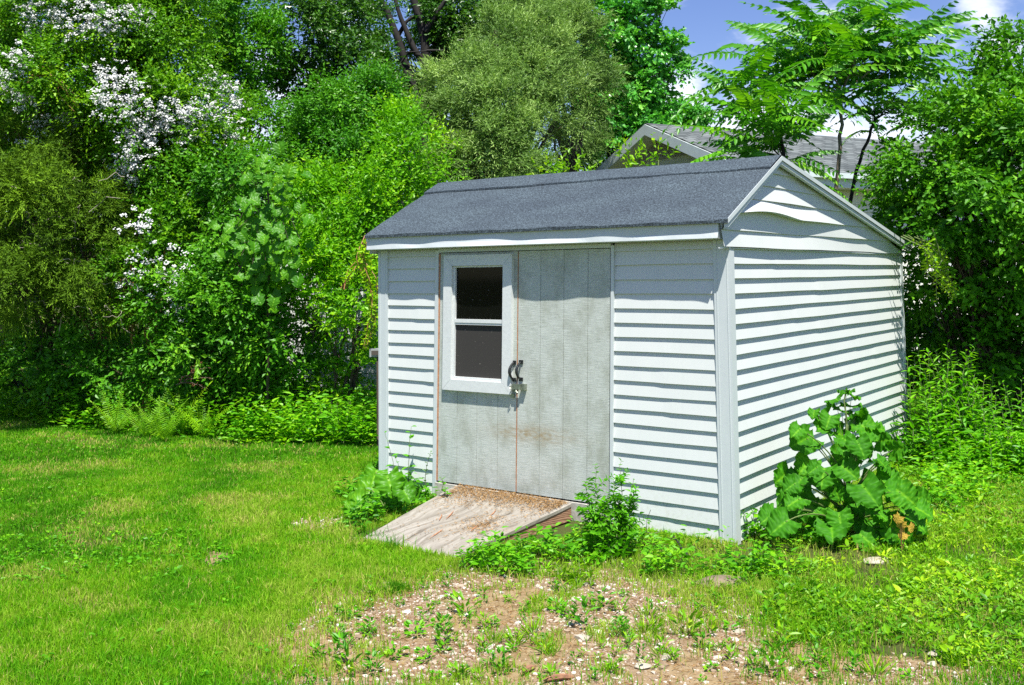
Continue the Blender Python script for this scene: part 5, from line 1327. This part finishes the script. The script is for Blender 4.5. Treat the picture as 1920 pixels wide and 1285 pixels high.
# scattered weed tufts on the bare soil: one built, the rest copied
def tufts():
    def proto(label, grp, k, L0, L1, wr, el0, el1, hh, c, mat):
        T = thing('weed_tuft', label, 'weed', (0, 0, 0), grp); LV = Leaves(); th = rng.uniform(0, 6.28, k); rr = rng.uniform(.002, .03, k)
        a = np.stack([np.cos(th), np.sin(th), rng.uniform(el0, el1, k)], 1); p = np.stack([np.cos(th)*rr, np.sin(th)*rr, rng.uniform(.0, hh, k)], 1)
        L_ = rng.uniform(L0, L1, k); LV.add(p, a, Z+rng.normal(0, .4, (k, 3)), L_, L_*wr*rng.uniform(.8, 1.2, k), c+rng.normal(0, .2, k))
        return T, LV.build('foliage', M[mat], T, six=True)
    kinds = [proto('small green weed with pointed leaves sprouting from the bare soil', 'pointed weeds on the bare soil', 20, .02, .05, .34, .2, 1.6, .05, .4, 'weedy'),
             proto('tiny sprawling weed of rounded leaves on the gravelly soil', 'sprawling weeds on the bare soil', 34, .012, .026, .6, .0, .8, .04, .5, 'weed'),
             proto('thin grassy sprig sprouting between the stones', 'grassy sprigs on the bare soil', 26, .04, .085, .07, .6, 3.0, .01, .55, 'weedy'),
             proto('upright leafy weed seedling on the bare soil', 'leafy seedlings on the bare soil', 26, .018, .038, .42, .3, 1.4, .09, .3, 'weed')]
    used = [False]*4
    spots = [(820, 1180), (870, 1160), (905, 1220), (780, 1195), (740, 1230), (690, 1190), (650, 1215), (655, 1250), (700, 1262), (760, 1270), (800, 1240), (860, 1262), (925, 1210), (965, 1212), (1000, 1195), (1040, 1228), (1045, 1150), (1065, 1165), (1095, 1180), (1130, 1145), (1165, 1150), (1215, 1160), (1245, 1145), (1210, 1190), (1245, 1225), (1290, 1195), (1330, 1190), (1280, 1165), (1365, 1215), (1445, 1265), (1535, 1240), (1560, 1260), (1600, 1265), (1465, 1215), (1640, 1265), (1040, 1265), (830, 1215), (620, 1170), (660, 1160), (590, 1235), (1010, 1130), (985, 1150), (1310, 1140), (1340, 1150), (1180, 1215), (940, 1265), (1150, 1260), (560, 1270), (1700, 1270), (1790, 1250)]
    extra = [(rng.uniform(540, 1560), rng.uniform(1100, 1283)) for _ in range(200)]
    for i, (x, y) in enumerate(spots+extra):
        g = gnd(x, y)
        if i >= len(spots) and not zone('bare', np.array([g[0]]), np.array([g[1]]))[0]: continue
        q = int(rng.integers(4)); T, f = kinds[q]; o = T
        if used[q]:
            o = T.copy(); COL.objects.link(o); c = f.copy(); COL.objects.link(c); c.parent = o
        used[q] = True
        o.location = (g[0], g[1], float(gz(g[0], g[1]))); o.rotation_euler = (rng.normal(0, .12), rng.normal(0, .12), rng.uniform(0, 6.28)); s = rng.uniform(.7, 1.5) if i < len(spots) else rng.uniform(.4, 1.0); o.scale = (s*rng.uniform(.8, 1.3), s, s*rng.uniform(.7, 1.2))
tufts()
def grasstuft(px, py, wpx, n, h, c, label):
    g = gnd(px, py); r = wpx/2*((g-CAM)@FWD)/F
    q = rng.normal(0, .5, (n, 2))*r; v, f4, f3, cc = blades(g[0]+q[:, 0], g[1]+q[:, 1], rng.uniform(.5, 1, n)*h, rng.uniform(.003, .005, n), np.full(n, c)+rng.normal(0, .1, n), .6)
    o = mesh_obj('grass_tuft', v, [f4, f3], M['grass'], None, attr=cc, loc=g); tag(o, label, 'grass tuft')
grasstuft(742, 1112, 40, 420, .075, .12, 'round dark green grass tuft on the bare soil')
grasstuft(690, 1010, 60, 60, .17, .30, 'long grass blades at the lawn corner of the ramp')
grasstuft(735, 1032, 60, 70, .16, .30, 'long grass blades crossing the low edge of the ramp')
grasstuft(650, 815, 70, 260, .55, .45, 'tall thin grass standing in weeds near the shed')

# ------------------------------------------------------------------ neighbour's house and things behind
def house():
    a18 = 18.0
    apex = at(1210, 231, a18); g = math.hypot(5.65, 2.9)
    e = (RT*5.65+FWD*2.9)/g; e[2] = 0; e = nrm(e)                     # along the ridge, away
    w = np.array([e[1], -e[0], 0])                                   # towards the camera side eave
    if w@FWD > 0: w = -w
    hw, drop, Ln = 2.75, 1.08, 11.0
    b = apex.copy(); b[2] = 0
    T = thing('neighbour_house', 'single storey pale house with grey shingled gable roof behind the shed', 'house', b)
    ez = apex[2]-drop; ins = .42; wz = ez-.02
    c0 = b+e*ins
    P = lambda s, t, z: b+e*s+w*t+Z*(z)
    # walls
    m = MB()
    def wallbox(s0, s1, t0, t1): m.hexa([P(s0, t0, 0), P(s1, t0, 0), P(s1, t1, 0), P(s0, t1, 0), P(s0, t0, wz), P(s1, t0, wz), P(s1, t1, wz), P(s0, t1, wz)])
    wallbox(.42, Ln-.4, -hw+.35, hw-.35)
    rise = drop/hw
    gp = [P(.42, -hw+.35, wz+.001), P(.42, hw-.35, wz+.001), P(.42, 0, apex[2]-.12)]; gq = [q+e*.1 for q in gp]
    m.add(np.array(gp+gq), [(0, 1, 2), (5, 4, 3)])
    m.build('wall', M['cream'], T)
    s = MB(); zs = [.1+i*.13 for i in range(int((apex[2]-.2)/.13))]
    def lim(z):
        if z <= wz: return (-hw+.36, hw-.36)
        t = (apex[2]-.10-z)/rise; t = min(t, hw-.36); return (-t, t)
    siding(s, P(.419, 0, 0), w, -e, zs, lim, d=.022, seg=.6, seed=31)
    siding(s, P(0, hw-.349, 0), e, w, [z for z in zs if z < wz-.3], lambda z: (.75, Ln-.4), d=.022, seg=.8, seed=32)
    s.build('siding', M['cream'], T)
    # louvred gable vent
    v = MB(); vz0, vz1, vt = apex[2]-.62, apex[2]-.20, .0
    for i in range(7):
        z = vz0+i*.062; t = max(.03, (apex[2]-.16-z)/rise*.92); v.hexa([P(.375, -t, z), P(.375, t, z), P(.398, t, z+.045), P(.398, -t, z+.045), P(.370, -t, z+.006), P(.370, t, z+.006), P(.392, t, z+.052), P(.392, -t, z+.052)])
    v.build('gable_vent', M['louvre'], T)
    # roof: two slabs with UVs for the shingle courses
    me = bpy.data.meshes.new('roof'); th = .06
    V = []; Fs = []; uv = []
    for sg in (1, -1):
        n0 = len(V); q = [P(0, 0, apex[2]), P(Ln, 0, apex[2]), P(Ln, sg*hw, ez), P(0, sg*hw, ez)]; V += q+[p-Z*th for p in q]
        fs = [(0, 3, 2, 1), (4, 5, 6, 7), (0, 4, 7, 3), (3, 7, 6, 2), (2, 6, 5, 1)]
        for f in fs: Fs.append([n0+i for i in f] if sg > 0 else [n0+i for i in f][::-1])
    me.from_pydata([tuple(np.array(p)-b) for p in V], [], Fs); ul = me.uv_layers.new(name='UVMap')
    for p_ in me.polygons:
        for li in p_.loop_indices:
            co = np.array(me.vertices[me.loops[li].vertex_index].co); ul.data[li].uv = (co@e, (co[2]-apex[2])*math.sqrt(1+rise**-2))
    me.materials.append(M['shingle']); R = bpy.data.objects.new('roof', me); COL.objects.link(R); R.parent = T
    # barge boards, eave fascia, soffit
    f = MB()
    for sg in (1, -1):
        a0, a1 = P(-.02, 0, apex[2]-.025), P(-.02, sg*hw, ez-.025); h = .19
        q = [a0-Z*h, a0+e*.035-Z*h, a1+e*.035-Z*h, a1-Z*h, a0, a0+e*.035, a1+e*.035, a1]; f.hexa(q)
    f.build('barge_board', M['hfascia'], T)
    f = MB(); q = [P(.03, hw-.03, ez-.24), P(Ln, hw-.03, ez-.24), P(Ln, hw+.01, ez-.24), P(.03, hw+.01, ez-.24)]; f.hexa(q+[p+Z*.17 for p in q])
    q = [P(.03, hw+.012, ez-.10), P(Ln, hw+.012, ez-.10), P(Ln, hw+.10, ez-.10), P(.03, hw+.10, ez-.10)]; f.hexa(q+[p+Z*.085 for p in q])
    f.build('gutter', M['hfascia'], T)
    f = MB(); q = [P(.03, hw-.34, ez-.24), P(Ln, hw-.34, ez-.24), P(Ln, hw-.031, ez-.24), P(.03, hw-.031, ez-.24)]; f.hexa(q+[p+Z*.02 for p in q])
    for sg in (1, -1):
        a0, a1 = P(.016, 0, apex[2]-.20), P(.016, sg*(hw-.05), ez-.17); q = [a0, a0+e*.40, a1+e*.40, a1]; f.hexa([p-Z*.012 for p in q]+q)
    f.build('soffit', M['cream'], T)
    # window partly hidden by the shrub
    c = at(1640, 385, 20.0); sx = (c-b)@e; wn = MB()
    for (s0, s1, z0, z1) in ((sx-.55, sx+.55, 2.56, 2.68), (sx-.55, sx+.55, 1.5, 1.6), (sx-.55, sx-.45, 1.6005, 2.5595), (sx+.45, sx+.55, 1.6005, 2.5595)):
        q = [P(s0, hw-.32, z0), P(s1, hw-.32, z0), P(s1, hw-.28, z0), P(s0, hw-.28, z0)]; wn.hexa(q+[p+Z*(z1-z0) for p in q])
    wo = wn.build('window', M['frame'], T); gl = MB(); q = [P(sx-.45, hw-.315, 1.6), P(sx+.45, hw-.315, 1.6), P(sx+.45, hw-.30, 1.6), P(sx-.45, hw-.30, 1.6)]; gl.hexa(q+[p+Z*.96 for p in q]); gl.build('pane', M['glass'], wo)
house()

def outbuilding():
    p = at(610, 600, 13.2); T = thing('white_outbuilding', 'white clapboard outbuilding glimpsed through gaps in the shrubs beside the shed', 'building', (p[0], p[1], 0)); m = MB()
    r = nrm(np.array([RT[0], RT[1], 0])); n = -nrm(np.array([FWD[0], FWD[1], 0])); o = np.array([p[0], p[1], 0]); h = 2.5
    P = lambda s, t, z: o+r*s-n*t+Z*z
    m.hexa([P(-.6, .02, 0), P(1.1, .02, 0), P(1.1, 1.8, 0), P(-.6, 1.8, 0), P(-.6, .02, h), P(1.1, .02, h), P(1.1, 1.8, h), P(-.6, 1.8, h)]); m.build('wall', M['vinyl'], T)
    s = MB(); siding(s, P(0, .018, 0), r, n, [.1+i*.12 for i in range(20)], lambda z: (-.6, 1.1), d=.014, seg=.4, seed=40); s.build('siding', M['vinyl'], T)
    q = MB(); q.hexa([P(-.8, -.2, h-.05), P(1.3, -.2, h-.05), P(1.3, 2.0, h+.25), P(-.8, 2.0, h+.25), P(-.8, -.2, h+.05), P(1.3, -.2, h+.05), P(1.3, 2.0, h+.35), P(-.8, 2.0, h+.35)]); q.build('roof', M['shingle'], T)
outbuilding()
def meterbox():
    p = at(702, 660, 10.2); T = thing('meter_box', 'small grey metal box showing just past the shed corner post', 'box', (p[0], p[1], 0)); r = nrm(np.array([RT[0], RT[1], 0])); n = nrm(np.array([FWD[0], FWD[1], 0]))
    def bx(s0, s1, t0, t1, z0, z1, nm, mt):
        m = MB(); q = [p*[1, 1, 0]+r*s+n*t for s, t in ((s0, t0), (s1, t0), (s1, t1), (s0, t1))]; m.hexa([a+Z*z0 for a in q]+[a+Z*z1 for a in q]); m.build(nm, M[mt], T)
    z = p[2]; bx(-.05, .12, 0, .08, z-.05, z+.03, 'housing', 'greybox'); bx(-.03, .05, -.008, -.001, z-.032, z+.012, 'display', 'inside'); bx(.02, .045, .02, .045, 0, z-.0505, 'post', 'bark')
meterbox()

# ------------------------------------------------------------------ light
EL = math.asin(SUN[2])
def build_light():
    w = bpy.data.worlds.new("World"); SC.world = w; w.use_nodes = True; nt = w.node_tree; bg = nt.nodes['Background']
    sky = nt.nodes.new("ShaderNodeTexSky"); sky.sky_type = 'NISHITA'; sky.sun_disc = False
    sky.sun_elevation = EL; sky.sun_rotation = math.atan2(SUN[0], SUN[1]); sky.air_density = 1.0; sky.dust_density = .4; sky.ozone_density = 1.6
    tc = nt.nodes.new("ShaderNodeTexCoord")
    # clouds: soft patches of sky, given by their compass direction and height
    tot = None
    for (px, py, rad, amt) in ((1835, 22, .034, .75), (1868, 110, .034, .62), (1280, 185, .09, .78), (1270, 8, .05, .5), (1640, 275, .16, .7), (520, 200, .10, .5), (1390, 215, .09, .7), (700, 60, .16, .35)):
        v = nrm(at(px, py, 1.0)-CAM)
        s = nd(nt, "ShaderNodeVectorMath", operation='DISTANCE'); nt.links.new(tc.outputs['Generated'], s.inputs[0]); s.inputs[1].default_value = tuple(v)
        mr = nd(nt, "ShaderNodeMapRange", interpolation_type='SMOOTHSTEP', inp={1: rad, 2: 0.0, 3: 0.0, 4: amt}); nt.links.new(s.outputs['Value'], mr.inputs[0])
        if tot is None: tot = mr.outputs[0]
        else:
            a = nd(nt, "ShaderNodeMath", operation='MAXIMUM'); nt.links.new(tot, a.inputs[0]); nt.links.new(mr.outputs[0], a.inputs[1]); tot = a.outputs[0]
    mp = nd(nt, "ShaderNodeMapping"); mp.inputs['Scale'].default_value = (1, 1, 2.2); nt.links.new(tc.outputs['Generated'], mp.inputs[0])
    n = noise(nt, mp.outputs[0], 11, 7, .58, .4)
    a = nd(nt, "ShaderNodeMath", operation='ADD', inp={1: -.46}); nt.links.new(n, a.inputs[0])
    b = nd(nt, "ShaderNodeMath", operation='MULTIPLY_ADD', inp={1: 2.2}); nt.links.new(a.outputs[0], b.inputs[0]); nt.links.new(tot, b.inputs[2])
    c = nd(nt, "ShaderNodeMapRange", interpolation_type='SMOOTHSTEP', inp={1: .25, 2: 1.0, 3: 0.0, 4: .95}); nt.links.new(b.outputs[0], c.inputs[0])
    hs = nd(nt, "ShaderNodeHueSaturation", inp={0: .522, 1: 1.2, 2: 1.0}); nt.links.new(sky.outputs[0], hs.inputs['Color'])
    nt.links.new(mixc(nt, c.outputs[0], hs.outputs[0], (7.6, 8.0, 8.8)), bg.inputs[0]); bg.inputs[1].default_value = .084
    l = bpy.data.lights.new("sun", 'SUN'); l.energy = 5.0; l.angle = math.radians(.5); l.color = (1, .955, .88)
    o = bpy.data.objects.new("sun", l); COL.objects.link(o); o.rotation_euler = Vector(SUN).to_track_quat('Z', 'Y').to_euler()
build_light()

SC.view_settings.view_transform = 'Standard'; SC.view_settings.look = 'None'; SC.view_settings.exposure = .95; SC.view_settings.gamma = 1
cy = SC.cycles
cy.max_bounces = 7; cy.diffuse_bounces = 3; cy.glossy_bounces = 2; cy.transmission_bounces = 4; cy.transparent_max_bounces = 6
cy.use_denoising = False; cy.use_adaptive_sampling = False; cy.sample_clamp_indirect = 4
